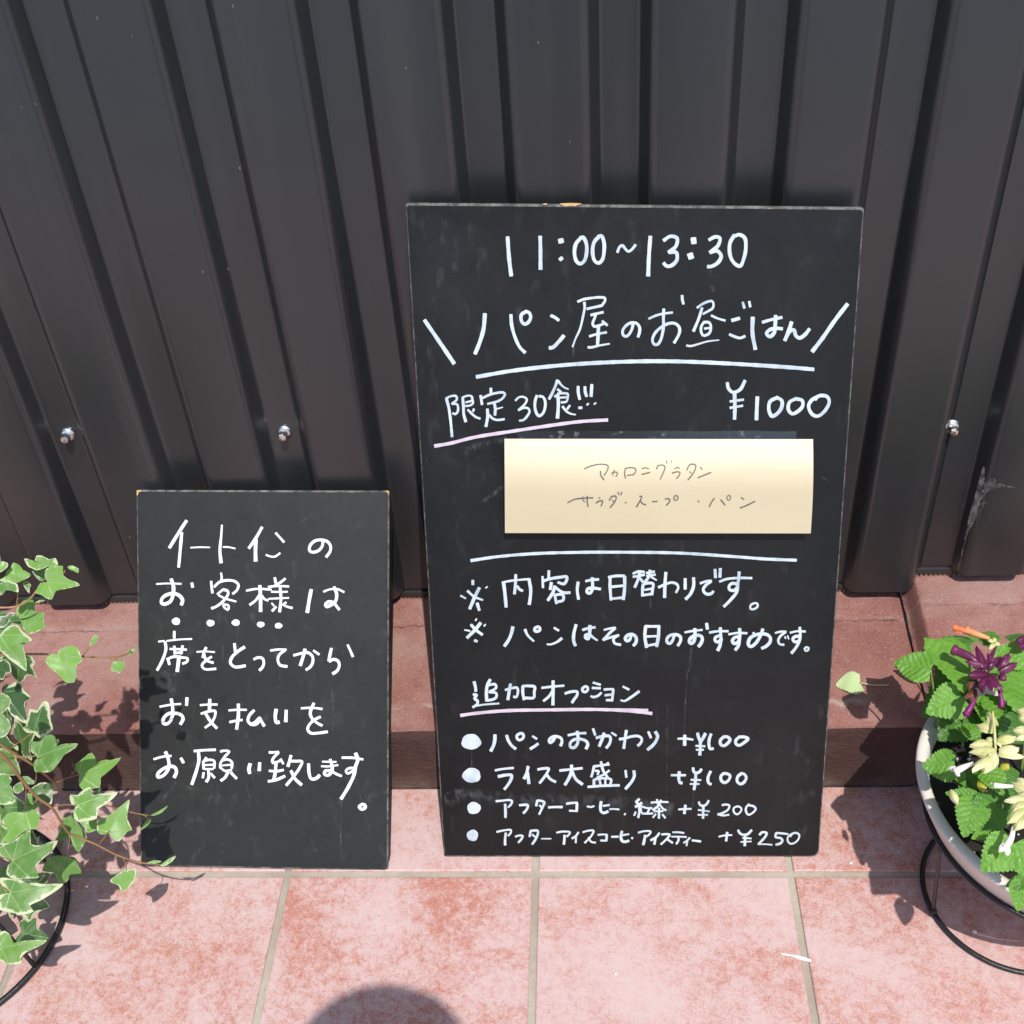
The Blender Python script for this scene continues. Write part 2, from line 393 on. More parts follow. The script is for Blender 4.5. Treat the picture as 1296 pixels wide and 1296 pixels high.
M_screw = simple("stainless_steel", (.78, .77, .74), .22, 1.0, var=.08)
M_rubber = simple("grey_rubber_washer", (.25, .25, .25), .5)
M_flash = simple("charcoal_flashing", (.028, .028, .029), .35)
M_pot = simple("off_white_plastic", (.66, .595, .54), .42, var=.05, scale=12)
M_soil = simple("dark_potting_soil", (.012, .009, .007), .95, var=.6, scale=120, bump=.8)
M_perlite = simple("white_perlite", (.62, .58, .50), .9, var=.3, scale=60)
M_ivy, M_salvia = mat_ivy(), mat_salvia()
M_stem = simple("reddish_brown_stem", (.27, .15, .065), .5, var=.5, scale=60)
M_greenstem = simple("green_stem", (.16, .26, .06), .5, var=.3, scale=60)
M_purple = mat_petal("dark_purple_bract", (.018, .002, .010), (.20, .030, .105), .12, .30)
M_magenta = mat_petal("magenta_floret", (.17, .008, .10), (.24, .018, .15), .15, .4)
M_rust = mat_petal("faded_rusty_bract", (.10, .028, .022), (.20, .075, .05), .12, .6)
M_cream = mat_petal("cream_bract", (.56, .54, .13), (.80, .78, .50), .25)
M_whitefl = mat_petal("white_floret", (.84, .80, .70), (.86, .84, .78), .2)
M_orange = mat_petal("orange_floret", (.80, .10, .015), (.82, .42, .20), .2)
M_asphalt = simple("pale_concrete_paving", (.30, .31, .33), .9, var=.25, scale=150, bump=.6)
def mat_scuff():
    n = N("rubbed_primer"); c = n.coord()
    tr = n.node("ShaderNodeBsdfTransparent"); n.p(Base_Color=(.17, .165, .165), Roughness=.6)
    f = n.noise(n.mapping(c, (1, 1, .5)), 120, 6, .75)
    n.final(n.mixshader(n.ramp(f, [(.42, .0), (.60, .65)]), tr.outputs[0], n.b.outputs[0])); return n.m
M_scuff = mat_scuff()
M_skin = simple("skin", (.55, .33, .23), .5)
M_cloth = simple("navy_cotton", (.04, .05, .09), .8)
M_denim = simple("grey_cotton", (.10, .10, .11), .8)
M_hair = simple("black_hair", (.012, .010, .009), .5)

# ------------------------------------------------------------------ ground
def tiled_floor():
    P, g, b = .4, .0105, .0022
    rows = [(0.0 + g / 2, .1655)] + [(-P * (k + 1) + g / 2, -P * k - g / 2) for k in range(4)]
    vs, fs, tones = [], [], []
    for ri, (y0, y1) in enumerate(rows):
        for k in range(-7, 8):
            x0, x1 = k * P + g / 2, (k + 1) * P - g / 2
            i = len(vs); t = random.random()
            zt = random.uniform(-.0002, .0002)
            for dz, ins in ((-.006, 0), (-b + zt, 0), (-b * .3 + zt, b * .3), (zt, b)):
                vs += [(x0 + ins, y0 + ins, dz), (x1 - ins, y0 + ins, dz), (x1 - ins, y1 - ins, dz), (x0 + ins, y1 - ins, dz)]
            for r in range(3):
                for e in range(4):
                    a = i + r * 4 + e; c = i + r * 4 + (e + 1) % 4
                    fs.append((a, c, c + 4, a + 4))
            fs.append((i + 12, i + 13, i + 14, i + 15))
            tones += [t] * 16
    o = struct(py_obj("tiled_pavement", vs, fs, M_tile))
    a = o.data.attributes.new("tone", 'FLOAT', 'POINT')
    a.data.foreach_set("value", tones)
    gr = struct(py_obj("grout_bed", [(-2.82, -1.61, -.0036), (3.22, -1.61, -.0036), (3.22, .1655, -.0036), (-2.82, .1655, -.0036)], [(0, 1, 2, 3)], M_grout))
    bm = bmesh.new(); add_box(bm, (.2, -1.68, -.06), (6.04, .13, .13), bevel=.008)
    struct(bm_obj("kerb", bm, simple("kerb_concrete", (.34, .33, .31), .9, scale=60, bump=.5)))
    struct(py_obj("pavement", [(-60, -80, -.12), (60, -80, -.12), (60, 10, -.12), (-60, 10, -.12)], [(0, 1, 2, 3)], M_asphalt))
tiled_floor()

# ------------------------------------------------------------------ plinth (two concrete blocks, the right one higher)
XJ = 0.628
def plinth(name, x0, x1, dz, label):
    root = thing(name, label, "concrete step", "red concrete steps under the wall")
    prof = [(.168, -.004), (.166, .05), (.1655, .12), (.1655, .140), (.1668, .149), (.1705, .156), (.177, .1610), (.187, .1640), (.26, .1745), (.34, .1855), (.362, .1885), (.371, .1905), (.378, .1945), (.40, .197), (.43, .2005), (.47, .2015)]
    prof = [(y, z + (dz if z > .1 else dz * max(z, 0) / .1)) for y, z in prof]
    prof2 = [prof[0]]
    for a, b in zip(prof, prof[1:]):
        L = math.hypot(b[0] - a[0], b[1] - a[1]); k = max(1, int(L / .008))
        prof2 += [(a[0] + (b[0] - a[0]) * i / k, a[1] + (b[1] - a[1]) * i / k) for i in range(1, k + 1)]
    from mathutils import noise
    split = min(range(len(prof2)), key=lambda i: abs(prof2[i][1] - (.150 + dz)))
    def sheet(nm, pr, m, amp):
        xs = [x0 + (x1 - x0) * i / int((x1 - x0) / .008) for i in range(int((x1 - x0) / .008) + 1)]
        xs = sorted(xs + [XJ + d for d in (.0045, .006, .0075, .009, .012, .014, .0165, .0175, .020, .0225) if dz > 0])
        nx = len(xs) - 1
        vs = []
        for x in xs:
            er = 0.0
            if abs(x - XJ) < .03: er = (1 - abs(x - XJ) / .03) ** 2 * (.008 if dz == 0 else .002)
            xj = x
            for (y, z) in pr:
                p = Vector((xj, y, z))
                x = xj + (noise.noise(Vector((xj * 5, y * 55, z * 55))) * .0028 + noise.noise(Vector((3, y * 160, z * 160))) * .0012 if abs(xj - XJ) < .004 else 0)
                a = noise.fractal(p * 22, 1.0, 2.0, 5) * amp + noise.noise(p * 6) * amp * 1.2
                if dz > 0 and z > .1:
                    q = min(1, max(0, (x - XJ - .003) / .017 + .10 * noise.noise(p * 45))); a -= dz * (1 - q * q * (3 - 2 * q))
                if z > .14 + dz: vs.append((x, y + er * .5, z + a - er))
                else: vs.append((x, y + a, z))
        m_ = len(pr)
        fs = [(i * m_ + j, (i + 1) * m_ + j, (i + 1) * m_ + j + 1, i * m_ + j + 1) for i in range(nx) for j in range(m_ - 1)]
        return py_obj(nm, vs, fs, m, root, True)
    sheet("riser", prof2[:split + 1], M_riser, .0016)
    sheet("top_slab", prof2[split:], M_plinth, .0011)
    # end face at the joint
    vs = [(x0 if dz > 0 else x1, y, z - (dz + .004 if z > .1 else 0)) for y, z in prof2] + [(x0 if dz > 0 else x1, .47, -.004)]
    py_obj("end_face", vs, [tuple(range(len(vs)))], M_plinth, root)
    return root
plinth("concrete_step", -2.8, XJ - .0012, 0.0, "red painted concrete step with coarse riser, behind both chalkboards")
plinth("concrete_step", XJ + .0012, 3.2, .034, "slightly taller red concrete step behind the salvia pot")

# ------------------------------------------------------------------ metal wall
YO, YF = .400, .4275            # outer flats and groove floors
PITCH, G0 = .1763, -.0285
def sheet_profile(k0, k1, y_off=0.0, start=None, end=None):
    pts = []
    for k in range(k0, k1 + 1):
        c = G0 + PITCH * k
        half = []
        for (cx, cy, px_, py_, nx_, ny_, rr) in ((.0400, YO, .060, YO, .0250, YF, .0095), (.0250, YF, .0400, YO, .0, YF, .0040)):
            a0 = Vector((px_ - cx, py_ - cy)).normalized(); a1 = Vector((nx_ - cx, ny_ - cy)).normalized()
            for q in range(7):
                t = q / 6
                half.append((cx + a0.x * rr * (1 - t) ** 2 + a1.x * rr * t ** 2, cy + a0.y * rr * (1 - t) ** 2 + a1.y * rr * t ** 2))
        pts += [(c - x, y) for x, y in half] + [(c + x, y) for x, y in half[::-1]]
    if start is not None: pts = [(start[0], start[1])] + [p for p in pts if p[0] > start[0] + 1e-4]
    if end is not None: pts = [p for p in pts if p[0] < end[0] - 1e-4] + [(end[0], end[1])]
    return [(x, y + y_off) for x, y in pts]
def cladding(root, prof, zb, zt, label=None):
    vs, fs = [], []
    zs = [zb, zb + .004] + [zb + .004 + (zt - zb - .004) * i / 14 for i in range(1, 15)]
    for z in zs:
        for (x, y) in prof: vs.append((x, y, z))
    n = len(prof)
    for r in range(len(zs) - 1):
        for i in range(n - 1):
            fs.append((r * n + i, r * n + i + 1, (r + 1) * n + i + 1, (r + 1) * n + i))
    o = py_obj("cladding_sheet", vs, fs, M_metal, root, True)
    s = o.modifiers.new("thickness", 'SOLIDIFY'); s.thickness = .0009; s.offset = -1; e_ = o.modifiers.new('crisp_edges', 'EDGE_SPLIT'); e_.split_angle = rad(50)
    if label: o["label"] = label
    return o
wall = thing("metal_wall", "charcoal corrugated metal wall with vertical grooves behind the chalkboards", "wall")
ZB = .222
kj = 4
cj = G0 + PITCH * kj
cladding(wall, sheet_profile(-15, kj, 0, end=(cj + .030, YF - .008)), ZB, 2.7)
cladding(wall, sheet_profile(kj, 18, -.0016, start=(cj - .0225, YF)), ZB + .036, 2.7, "overlapping right hand sheet with scuffed edge")
# flashing behind the groove ends, with a drip lip
def flashing(x0, x1, dz):
    bm = bmesh.new()
    add_box(bm, ((x0 + x1) / 2, .4385, .235 + dz), (x1 - x0, .003, .06), bevel=.0006)
    add_box(bm, ((x0 + x1) / 2, .4305, .2165 + dz), (x1 - x0, .0145, .003), bevel=.0006)
    add_box(bm, ((x0 + x1) / 2, .4240, .2115 + dz), (x1 - x0, .0016, .011), bevel=.0005)
    bm_obj("base_flashing", bm, M_flash, wall)
flashing(-2.8, XJ + .004, 0.0); flashing(XJ + .012, 3.2, .034)
bm = bmesh.new()
x = -1.05
while x < 1.0:
    dz = .034 if x > XJ + .01 else 0.0
    if abs(x - XJ) > .015: add_box(bm, (x, .4265 + random.uniform(-.0005, .0005), .2015 + dz), (.0042, .004, .0075))
    x += .0078
bm_obj("vent_comb", bm, simple("weathered_vent_comb", (.24, .15, .11), .8, var=.5, scale=90), wall)
# sealant blob at the joint
bm = bmesh.new()
bmesh.ops.create_icosphere(bm, subdivisions=3, radius=.011)
for v in bm.verts:
    v.co = Vector((v.co.x * .8, v.co.y * .6, v.co.z * 1.7)) * (1 + .25 * math.sin(v.co.x * 700 + v.co.z * 500)) + Vector((XJ - .004, .4225, .224))
bm_obj("sealant", bm, simple("grey_sealant", (.32, .33, .30), .5, var=.4, scale=120), wall, True)
# hexagon screws
def screw(x, z):
    o_bm = bmesh.new()
    def lathe(prof, seg, hexa=False):
        rings = []
        for r, h in prof:
            rings.append([o_bm.verts.new((r * math.cos(2 * math.pi * k / seg + .3), -h, r * math.sin(2 * math.pi * k / seg + .3))) for k in range(seg)])
        for A, B in zip(rings, rings[1:]):
            for k in range(seg): o_bm.faces.new((A[k], A[(k + 1) % seg], B[(k + 1) % seg], B[k]))
        o_bm.faces.new(rings[-1])
    lathe([(.0096, 0), (.0098, .0012), (.0075, .0034), (.0050, .0046)], 20)
    lathe([(.0056, .004), (.0056, .0125), (.0048, .0138), (.0018, .0144)], 6)
    o = bm_obj("screw", o_bm, M_screw, wall)
    o.location = (x, YF - .0005, z); o.scale = (1.25, 1.25, 1.25)
    b2 = bmesh.new(); bmesh.ops.create_cone(b2, segments=20, radius1=.0085, radius2=.0085, depth=.002, cap_ends=True)
    w = bm_obj("washer", b2, M_rubber, o); w.rotation_euler = (rad(90), 0, 0); w.location = (0, .0004, 0)
for px, py in ((84, 553), (359, 550), (1206, 543)):
    p = aty(px, py, YF - .008)
    screw(p.x, p.z)
screw(G0 + PITCH * 8, .56); screw(G0 + PITCH * -8, .56)
# rubbed primer patch on the right sheet's groove edge
def scuff():
    pts = [(1241, 590), (1243, 592), (1241, 612), (1252, 604), (1262, 612), (1285, 618), (1262, 616), (1244, 622), (1232, 636), (1243, 634), (1232, 642), (1226, 656), (1216, 672), (1208, 692), (1198, 722), (1197, 722), (1207, 690), (1218, 652), (1230, 622)]
    vs = [aty(px + 3 + 12 * (py - 590) / 132, py, YO - .0016 - .0004) for px, py in pts]
    bm = bmesh.new(); f = bm.faces.new([bm.verts.new(v) for v in vs])
    bmesh.ops.triangulate(bm, faces=[f])
    bm_obj("scuff_mark", bm, M_scuff, wall)
    for a in (((1205, 585), (1196, 578), (1204, 573), (1209, 566)), ((1106, 567), (1099, 583), (1095, 600)), ((1291, 465), (1276, 490), (1268, 500))):
        pass
scuff()

# ------------------------------------------------------------------ chalkboards
class Board:
    def __init__(s, BL, BR, TL, TR, ytop):
        a, b = atz(*BL, 0.002), atz(*BR, 0.002)
        a.y = b.y = (a.y + b.y) / 2
        t = aty(*TL, ytop); u = aty(*TR, ytop)
        top = Vector(((t.x + u.x) / 2, ytop, (t.z + u.z) / 2))
        s.P = (a + b) / 2
        s.n = Vector((0, -(top.z - s.P.z), top.y - s.P.y)).normalized()
        s.up = Vector((0, s.n.z, -s.n.y)) if s.n.z > 0 else Vector((0, -s.n.z, s.n.y))
        if s.up.z < 0: s.up = -s.up
        s.c = [s.at(*q) for q in (BL, BR, TR, TL)]
        lo = min(v.z for v in s.c)
    def at(s, px, py, off=0.0):
        return hit(px, py, s.P + s.n * off, s.n)

STROKES = '''
@B title 510 250 4.32 hours
25: 572 215 580 330 592 428
25: 750 212 752 300 752 392
38: 862 228 866 246
30: 860 330 868 340
24: 975 218 945 255 938 310 950 350 970 362 992 345 1004 300 1002 250 985 218 968 222
24: 1075 210 1045 245 1037 305 1050 348 1070 358 1090 340 1100 290 1098 240 1085 210 1066 216
18: 1172 300 1185 270 1200 262 1215 280 1232 295 1250 285 1272 258
@B title 800 250 4.32 hours
26: 100 212 92 320 88 428
24: 172 235 210 212 245 222 240 265 200 300
24: 200 300 240 300 245 340 215 372 190 375 172 358
38: 335 222 338 250
42: 316 308 324 332
24: 420 232 455 215 480 222 470 262 425 300
24: 425 300 465 292 487 320 470 355 435 376 412 378
24: 560 205 535 250 537 320 560 360 590 375 612 330 622 270 615 220 585 203 558 212
@B heading 510 250 4.32 heading
26: 118 670 200 790 280 908
26: 448 635 440 720 420 790 394 855
22: 590 640 595 700 615 770 640 820 668 848
22: 670 625 648 640 648 675 665 692 685 682 698 655 690 630 668 622
20: 808 645 830 655 852 672
24: 880 755 850 790 818 820 800 822
@B heading 720 365 10.8 heading
44: 120 182 200 150 320 130 430 122 490 132 495 165 450 235
44: 450 235 360 255 245 280
46-26: 212 190 215 260 190 400 150 560 90 690 50 800
44: 300 365 380 345 470 325
44: 370 350 350 410 325 480 345 518 420 505 480 480
44: 455 445 490 475 525 505
58: 405 510 400 620 392 770
40: 280 655 380 625 515 600
44-26: 260 805 310 805 420 780 555 757
48: 880 480 860 560 820 630 785 655 745 640 735 580 780 510 850 470 920 475 965 530 965 600 945 665
@B heading 810 365 10.8 heading
40: 120 415 220 370 320 345 445 330
48: 325 280 320 400 322 500 310 600 280 710 240 765 195 765 170 710 200 620 290 530 400 478 480 480 535 530 540 600 500 690 465 745
44: 575 95 580 160 595 215
40: 780 265 850 215 930 180 985 175 1005 215 990 275 950 300 860 350
48: 850 265 800 420 730 585
38: 975 370 1060 410 1165 440
44: 870 465 838 520 835 590 860 648
44: 870 462 940 465 965 500 965 570 940 620 870 650
38: 880 550 950 540
38-22: 635 780 690 788 800 760 920 725 1080 706
@B heading 800 250 4.32 heading
22: 545 672 570 665 588 660
18: 532 748 560 760 590 768 618 758
18: 605 572 614 605
18: 640 568 646 598
26: 660 655 658 740 674 830
20: 712 682 760 668 820 655
24: 785 645 782 700 775 742 752 760 735 742 755 722 790 715 822 718
26: 872 680 860 720 835 782
24: 835 780 865 730 885 725 895 755 915 768 945 750 970 718
27: 1178 582 1110 670 1040 770 985 842
@B underline 0 0 1 heading
6: 603 477 650 469 720 461.5 800 457.5 860 457.5 930 460.5 1000 465 1030 467.5
@B limited 555 475 10.8 portions
46: 110 325 140 440 165 620 185 840
36: 100 318 170 285 240 285 250 330 180 390
38: 185 390 250 395 268 440 260 500 230 530 195 518
48: 330 310 340 420 345 530 372 635
34: 325 305 390 280 450 285 465 320 455 345 370 370
34: 455 300 470 380 430 412 365 420
38: 485 458 470 495
40: 400 470 450 520 510 570 570 592
46: 715 175 718 245
46: 575 275 595 400
40: 600 310 700 265 800 240 880 235 908 255 880 310 820 350 740 375 670 390
46: 760 370 775 450 772 545
34-20: 780 462 830 450 880 436
50: 668 460 672 560 648 700
38: 690 540 740 590 800 610 900 600
36: 1050 345 1100 300 1160 295 1205 325 1190 380 1100 470
38: 1090 478 1160 445 1220 450 1245 490 1210 560 1160 610 1105 620
@B limited 650 475 10.8 portions
46: 320 275 295 350 295 460 320 530 350 555 400 520 430 440 430 350 400 295 348 285
48: 600 65 570 150 530 240 485 325
40-26: 610 75 650 130 700 170 750 190
42: 600 190 650 230
56: 600 260 612 350 608 470 600 585
42: 560 290 620 265
38: 600 250 680 245 740 255 740 300 720 360 650 370
32: 630 305 725 300
40: 770 410 730 465
44-24: 670 425 720 490 780 525 850 538
50: 882 150 885 240 905 330
50: 975 155 980 230 1000 290
52: 1070 125 1065 200 1060 290
44: 890 445 935 442
54: 1008 390 1018 402
54: 1110 382 1116 390
@P underline 0 0 1 portions
5.2: 550 564.5 570 561 600 553.5 650 545.5 700 538 735 533.5 769 531.5
@B price 800 250 4.32 price
22: 520 1012 528 1045 552 1065 590 1050 618 1000
24: 560 1070 562 1140 560 1212
16: 535 1115 610 1105
16: 535 1150 605 1138
24: 685 1090 682 1150 680 1215
24: 790 1095 755 1115 748 1160 765 1195 795 1180 818 1145 818 1110 788 1092
23: 895 1100 860 1120 855 1160 875 1182 905 1170 932 1140 930 1110 896 1100
23: 1035 1080 985 1105 965 1140 985 1185 1015 1195 1055 1165 1078 1115 1065 1088 1020 1085 1000 1105
@B divider 0 0 1 rule
4.6: 596 709.5 630 704.5 680 700.5 740 699 800 699 860 700 930 704.5 970 707.5 1008 709
@B daily 580 705 9 daily
42: 165 265 166 315
40: 320 342 324 348
38-26: 105 385 180 450 280 490
46: 240 350 190 450 130 590
28: 25 440 55 455 85 472
44: 215 525 240 608
46: 515 290 530 400 545 570
30: 500 290 600 270 720 258 815 250
46: 805 250 825 380 815 500 808 540
40: 655 200 652 290 640 420
36: 670 330 700 370 735 385
38: 1032 155 1030 240
34: 960 220 965 350
40: 975 270 1060 245 1160 230 1235 225 1235 260 1205 305 1135 288
42: 1060 290 1048 370
44: 1100 330 1080 400 1020 495
38: 1105 340 1150 380 1200 405 1275 405
38: 1100 430 1108 480 1120 530
38: 1100 430 1190 430 1195 490 1130 510
@B daily 700 705 9 daily
40: 285 285 275 380 290 480
36: 370 275 440 260 520 255
42: 445 235 450 320 445 370 420 412 385 400 395 362 470 355 540 365
42: 650 230 648 330 660 490
38: 630 230 720 215 815 215
44: 815 220 815 350 800 485
36: 660 340 810 325
34: 665 475 800 462
@B daily 800 705 9 daily
34: 10 190 70 165 140 170
34: 10 225 80 215 140 200
40: 90 160 70 250 30 345
36: 85 240 130 290
34: 160 182 255 165
34: 165 215 265 200
40: 205 150 190 220 140 295
34-22: 215 225 280 265
40: 125 310 118 380 118 445
38: 130 305 200 295 240 305 235 360 225 430
30: 140 375 225 360
36: 120 435 220 420
46: 385 175 375 300 370 460
36: 300 345 380 310 450 290 510 310 525 350 500 405
44: 605 245 605 365
44: 700 235 700 330 665 420 610 480
34: 775 300 850 275 905 272
40: 900 275 840 320 810 370 830 410 870 425 910 410 925 388
40: 945 140 950 235
42: 1005 130 1000 230
@B daily 900 705 9 daily
34: 95 280 180 250 320 238 465 240
44: 320 170 310 280
42: 305 285 300 340 260 380 210 370 205 330 240 300 292 305
44: 300 290 295 390 220 490 145 565
30: 490 525 450 550 450 590 490 592 530 560 525 530 485 525
@B choice 580 705 9 choice
42: 198 712 206 716
40: 298 774 305 780
40: 145 770 200 830 275 885
48: 255 750 190 830 100 920
24: 70 830 135 842
40: 185 948 215 962
46: 622 795 605 870 570 950 525 1015
42-26: 760 825 790 890 860 960
42: 900 795 872 810 872 840 900 848 930 830 925 800 898 794
32: 1090 805 1145 838
42-24: 1180 925 1120 970 1050 995 1010 993
@B choice 700 705 9 choice
44: 262 770 235 880 235 960 255 1010
36: 335 830 400 812 480 800
46: 420 780 415 870 400 930 372 920 372 890 410 880
36-26: 410 870 455 915 505 950
30: 580 830 640 815 710 805
38: 710 808 650 860 570 945
34: 570 945 640 920 750 890
36: 745 890 690 930 700 980 770 1000
44: 890 885 870 945 840 955 822 930 850 890 910 882 945 915 945 970 915 1010
44: 1055 785 1045 900 1065 1030
40: 1050 790 1215 790
46: 1205 790 1200 900 1180 1020
34: 1065 905 1200 900
34: 1070 1010 1180 990
@B choice 800 705 9 choice
42: 480 890 460 950 430 985 400 970 400 925 440 890 510 885 550 910 550 960 520 1010
32: 600 858 700 840 800 830
48: 715 815 715 900 700 965 670 985 650 960 670 920 740 890 790 905 800 940 780 990 755 1020
42: 848 755 858 822
32: 880 860 980 845 1095 845
44: 1005 805 1010 900 1010 940 975 968 945 950 950 915 1000 895
48: 1015 930 1000 1010 975 1065
@B choice 900 705 9 choice
32: 200 880 300 865 410 868
44: 325 815 325 910 305 968 262 985 242 955 265 920 315 905
46: 325 930 310 1010 275 1060
36: 480 860 495 890
46: 590 820 560 900 500 990 450 1020 425 1000 440 930 500 890 580 875 640 885 675 920 670 970 620 1020 575 1040
30: 730 865 790 850 855 850
34: 850 855 790 900 765 950 780 990 830 1000
20: 840 905 850 930
20: 870 895 885 935
30: 900 862 980 845 1075 848
40: 1010 800 1015 900 1000 970 960 1040 915 1095
42: 1000 900 950 910 930 935 950 965 995 960
30: 1085 1025 1065 1045 1080 1070 1105 1060 1110 1035 1083 1026
@B extras 580 855 9 extras
44: 180 70 195 130 200 180
38: 170 215 210 222 185 260 220 290 215 325 165 362
26: 200 345 300 330 465 318
44: 365 45 335 100 320 180 325 290
36: 340 110 420 100 430 140 350 185
38: 350 185 430 200 435 240 410 265 330 285
44: 595 95 580 180 565 275
34: 535 165 600 145 670 140 680 180 660 245 630 240
40: 735 120 735 200 750 275
38: 735 120 800 118 870 130 865 190 860 250 760 255
34: 950 140 1080 125 1205 115
46: 1080 60 1080 180 1078 335
36: 1070 180 1030 240 970 290
@B extras 710 855 9 extras
38: 45 205 110 185 185 185 180 230 150 270 125 310
36: 275 125 245 145 250 180 285 185 305 160 300 130 270 124
32: 365 80 450 105
32: 355 140 450 145
34: 460 195 420 230 370 245 340 235
34: 490 160 550 155 600 155
38: 595 160 590 220 580 290
32: 500 225 585 215
34: 515 280 590 280
32: 705 125 775 160
42-26: 890 180 800 245 720 290 680 280
@P underline 0 0 1 extras
5: 583 905.5 600 903 640 899.5 690 898.5 760 898 800 900 825 903
3.5: 770 897.8 800 898 820 898.6
@B bread 580 855 9 bread
46: 418 675 415 740 400 800 370 860
40: 550 680 570 740 610 800 655 835
38: 705 660 670 680 670 715 695 735 730 720 745 690 730 660 700 660
32: 845 690 895 722
40: 910 775 870 805 820 835
42: 1100 700 1080 740 1045 765 1035 735 1070 700 1130 695 1175 720 1180 760 1165 800
@B bread 710 855 9 bread
34: 80 680 190 660 285 655
42: 185 635 195 720 185 780 150 820 110 815 105 770 150 730 230 725 290 750 305 785 285 835
36: 365 605 390 680
40: 400 710 480 690 550 690 565 720 550 780 515 825
44: 490 655 470 720 435 805
28: 575 650 630 685
40: 745 625 730 720 715 830
38: 665 725 730 715 800 695 880 690 920 720 910 765 875 800
36: 995 640 1025 710
44: 1075 640 1100 690 1080 750 1040 800 985 845
@B bread 830 905 9 bread
32: 250 270 340 268 425 280
46: 330 230 328 345
42: 475 205 490 260 510 300
42: 565 210 540 260 510 310
44: 508 310 505 400 500 455
28: 455 350 560 355
28: 460 395 545 395
42: 630 215 610 270 605 340 620 385 655 380
42: 770 250 735 290 740 335 775 350 820 320 845 280 820 250 768 247
42: 950 250 910 290 915 330 950 345 1010 310 1050 270 1010 250 942 250
@B rice 580 855 9 rice
32: 420 1080 500 1065 630 1052
42: 455 1150 530 1135 605 1135 605 1170 575 1230 525 1296
44: 795 1035 780 1110 750 1175
44: 790 1110 805 1230
38: 905 1070 960 1060 1030 1060 1010 1110 970 1170 925 1225
38: 1000 1120 1050 1180 1110 1212
@B rice 710 855 9 rice
34: -15 1082 100 1070 245 1055
46: 120 1020 120 1090 90 1170 45 1245
42: 130 1100 170 1180 245 1240
38: 375 1040 360 1110 345 1155
34: 370 1035 450 1025 545 1010
38: 455 980 480 1080 530 1160
32: 530 990 545 1022
30: 390 1085 430 1090 415 1130
32: 550 1080 500 1120 410 1165
36: 375 1185 375 1250
32: 375 1185 480 1170 570 1185 560 1245
30: 440 1185 450 1245
30: 505 1180 505 1245
36: 305 1268 480 1255 665 1250
34: 735 1080 745 1160
42: 830 1085 835 1140 810 1200 735 1292
@B rice 830 905 9 rice
32: 175 685 260 685 340 685
42: 268 645 262 720 275 770 300 772
40: 425 600 430 640 455 660 500 645 520 615
44: 455 670 450 760 435 850
26: 400 738 515 740
26: 390 785 495 785
40: 625 640 595 710 600 770 630 790
40: 770 665 740 700 750 750 785 770 830 740 845 690 810 668 768 665
40: 975 665 935 700 925 750 960 785 1000 770 1030 715 1010 675 972 663
@B coffee 580 995 10.8 coffee
34: 515 205 600 198 700 190 735 205 720 250 680 290
46: 640 245 645 330 645 430
42: 835 260 900 255 950 260 940 310 890 370
40: 1080 195 1065 270
38: 1080 195 1150 205 1175 220 1150 290 1105 385
32: 1110 260 1150 300
@B coffee 690 995 10.8 coffee
40: 45 290 120 285 235 285
38: 290 240 360 230 440 225
44: 435 230 430 345
36: 330 335 430 340
34: 575 275 620 285 670 272
46: 765 210 755 290 765 345 800 365 860 345
34: 790 270 880 258
30: 880 315 940 312 1010 318
44: 1085 378 1095 386
@B coffee 780 995 10.8 coffee
40: 315 175 265 220
40: 350 225 260 285
38: 275 225 345 270
40: 310 270 315 350 300 430
34: 265 350 245 400
32: 330 290 345 365
32: 350 280 430 300 490 300
32: 460 300 420 370
34: 350 372 420 375 500 372
34: 475 225 590 215 710 218
34: 555 180 570 250
38: 610 190 580 260 500 330
34: 600 260 640 310 680 330
30: 520 345 640 340
38: 585 300 583 440
32: 540 380 500 430
32: 630 385 670 435
32: 850 318 940 312 1025 310
48: 945 260 930 375
40: 1130 215 1140 250 1185 270 1230 250 1265 195
44: 1190 270 1185 440
30: 1120 325 1275 345
30: 1115 392 1250 392
@B coffee 900 995 10.8 coffee
34: 150 260 200 250 250 265 230 320 160 365 90 385
32: 90 385 170 400 245 390
32: 355 275 310 300 310 350 350 385 395 360 415 310 385 280 352 277
36: 520 245 480 290 478 350 510 390 560 370 610 310 580 275 520 262
@B iced 580 995 10.8 iced
32: 525 625 620 605 720 600 715 640 680 680
42: 650 640 640 720 640 805
34: 780 690 830 675 880 680 865 720 820 770
38: 990 610 975 690
38: 990 610 1085 610 1085 660 1060 720 1010 795
30: 1010 660 1060 700
22: 1135 718 1270 718
@B iced 690 995 10.8 iced
32: 155 635 240 620 340 630 330 655 295 690
44: 265 670 262 730 255 795
34: 455 630 420 680 365 715
34: 420 690 418 775
32: 515 630 580 610 660 610 630 680 540 775
30: 590 700 630 760 690 772
30: 720 665 780 660 845 660
42: 840 665 838 745
32: 755 742 840 745
34: 905 692 1000 690
46: 1050 615 1035 690 1050 745 1090 760 1145 745
34: 1060 670 1145 655
34: 1180 706 1198 712
@B iced 780 995 10.8 iced
32: 300 635 380 615 470 620 455 655 410 690
46: 395 670 385 730 368 800
38: 590 640 540 700 470 740
40: 535 710 520 795
36: 620 660 680 655 730 665 690 720 610 795
36: 690 720 770 775
32: 770 630 850 630 925 640
28: 755 690 850 690 960 695
36: 850 700 850 740 820 790
34: 1005 705 960 750 920 775
34: 970 750 960 815
36: 1035 740 1155 755
@B iced 900 995 10.8 iced
30: 105 690 190 672 285 668
44: 220 630 205 750
40: 370 600 390 640 440 665 500 655 555 600
44: 465 670 460 815
28: 430 705 550 715
24: 405 762 550 755
40: 660 665 700 630 760 640 740 690 645 795
24: 645 795 740 793 835 802
34: 890 640 970 645 1050 655
40: 890 640 880 695 950 710 975 740 950 780 885 800
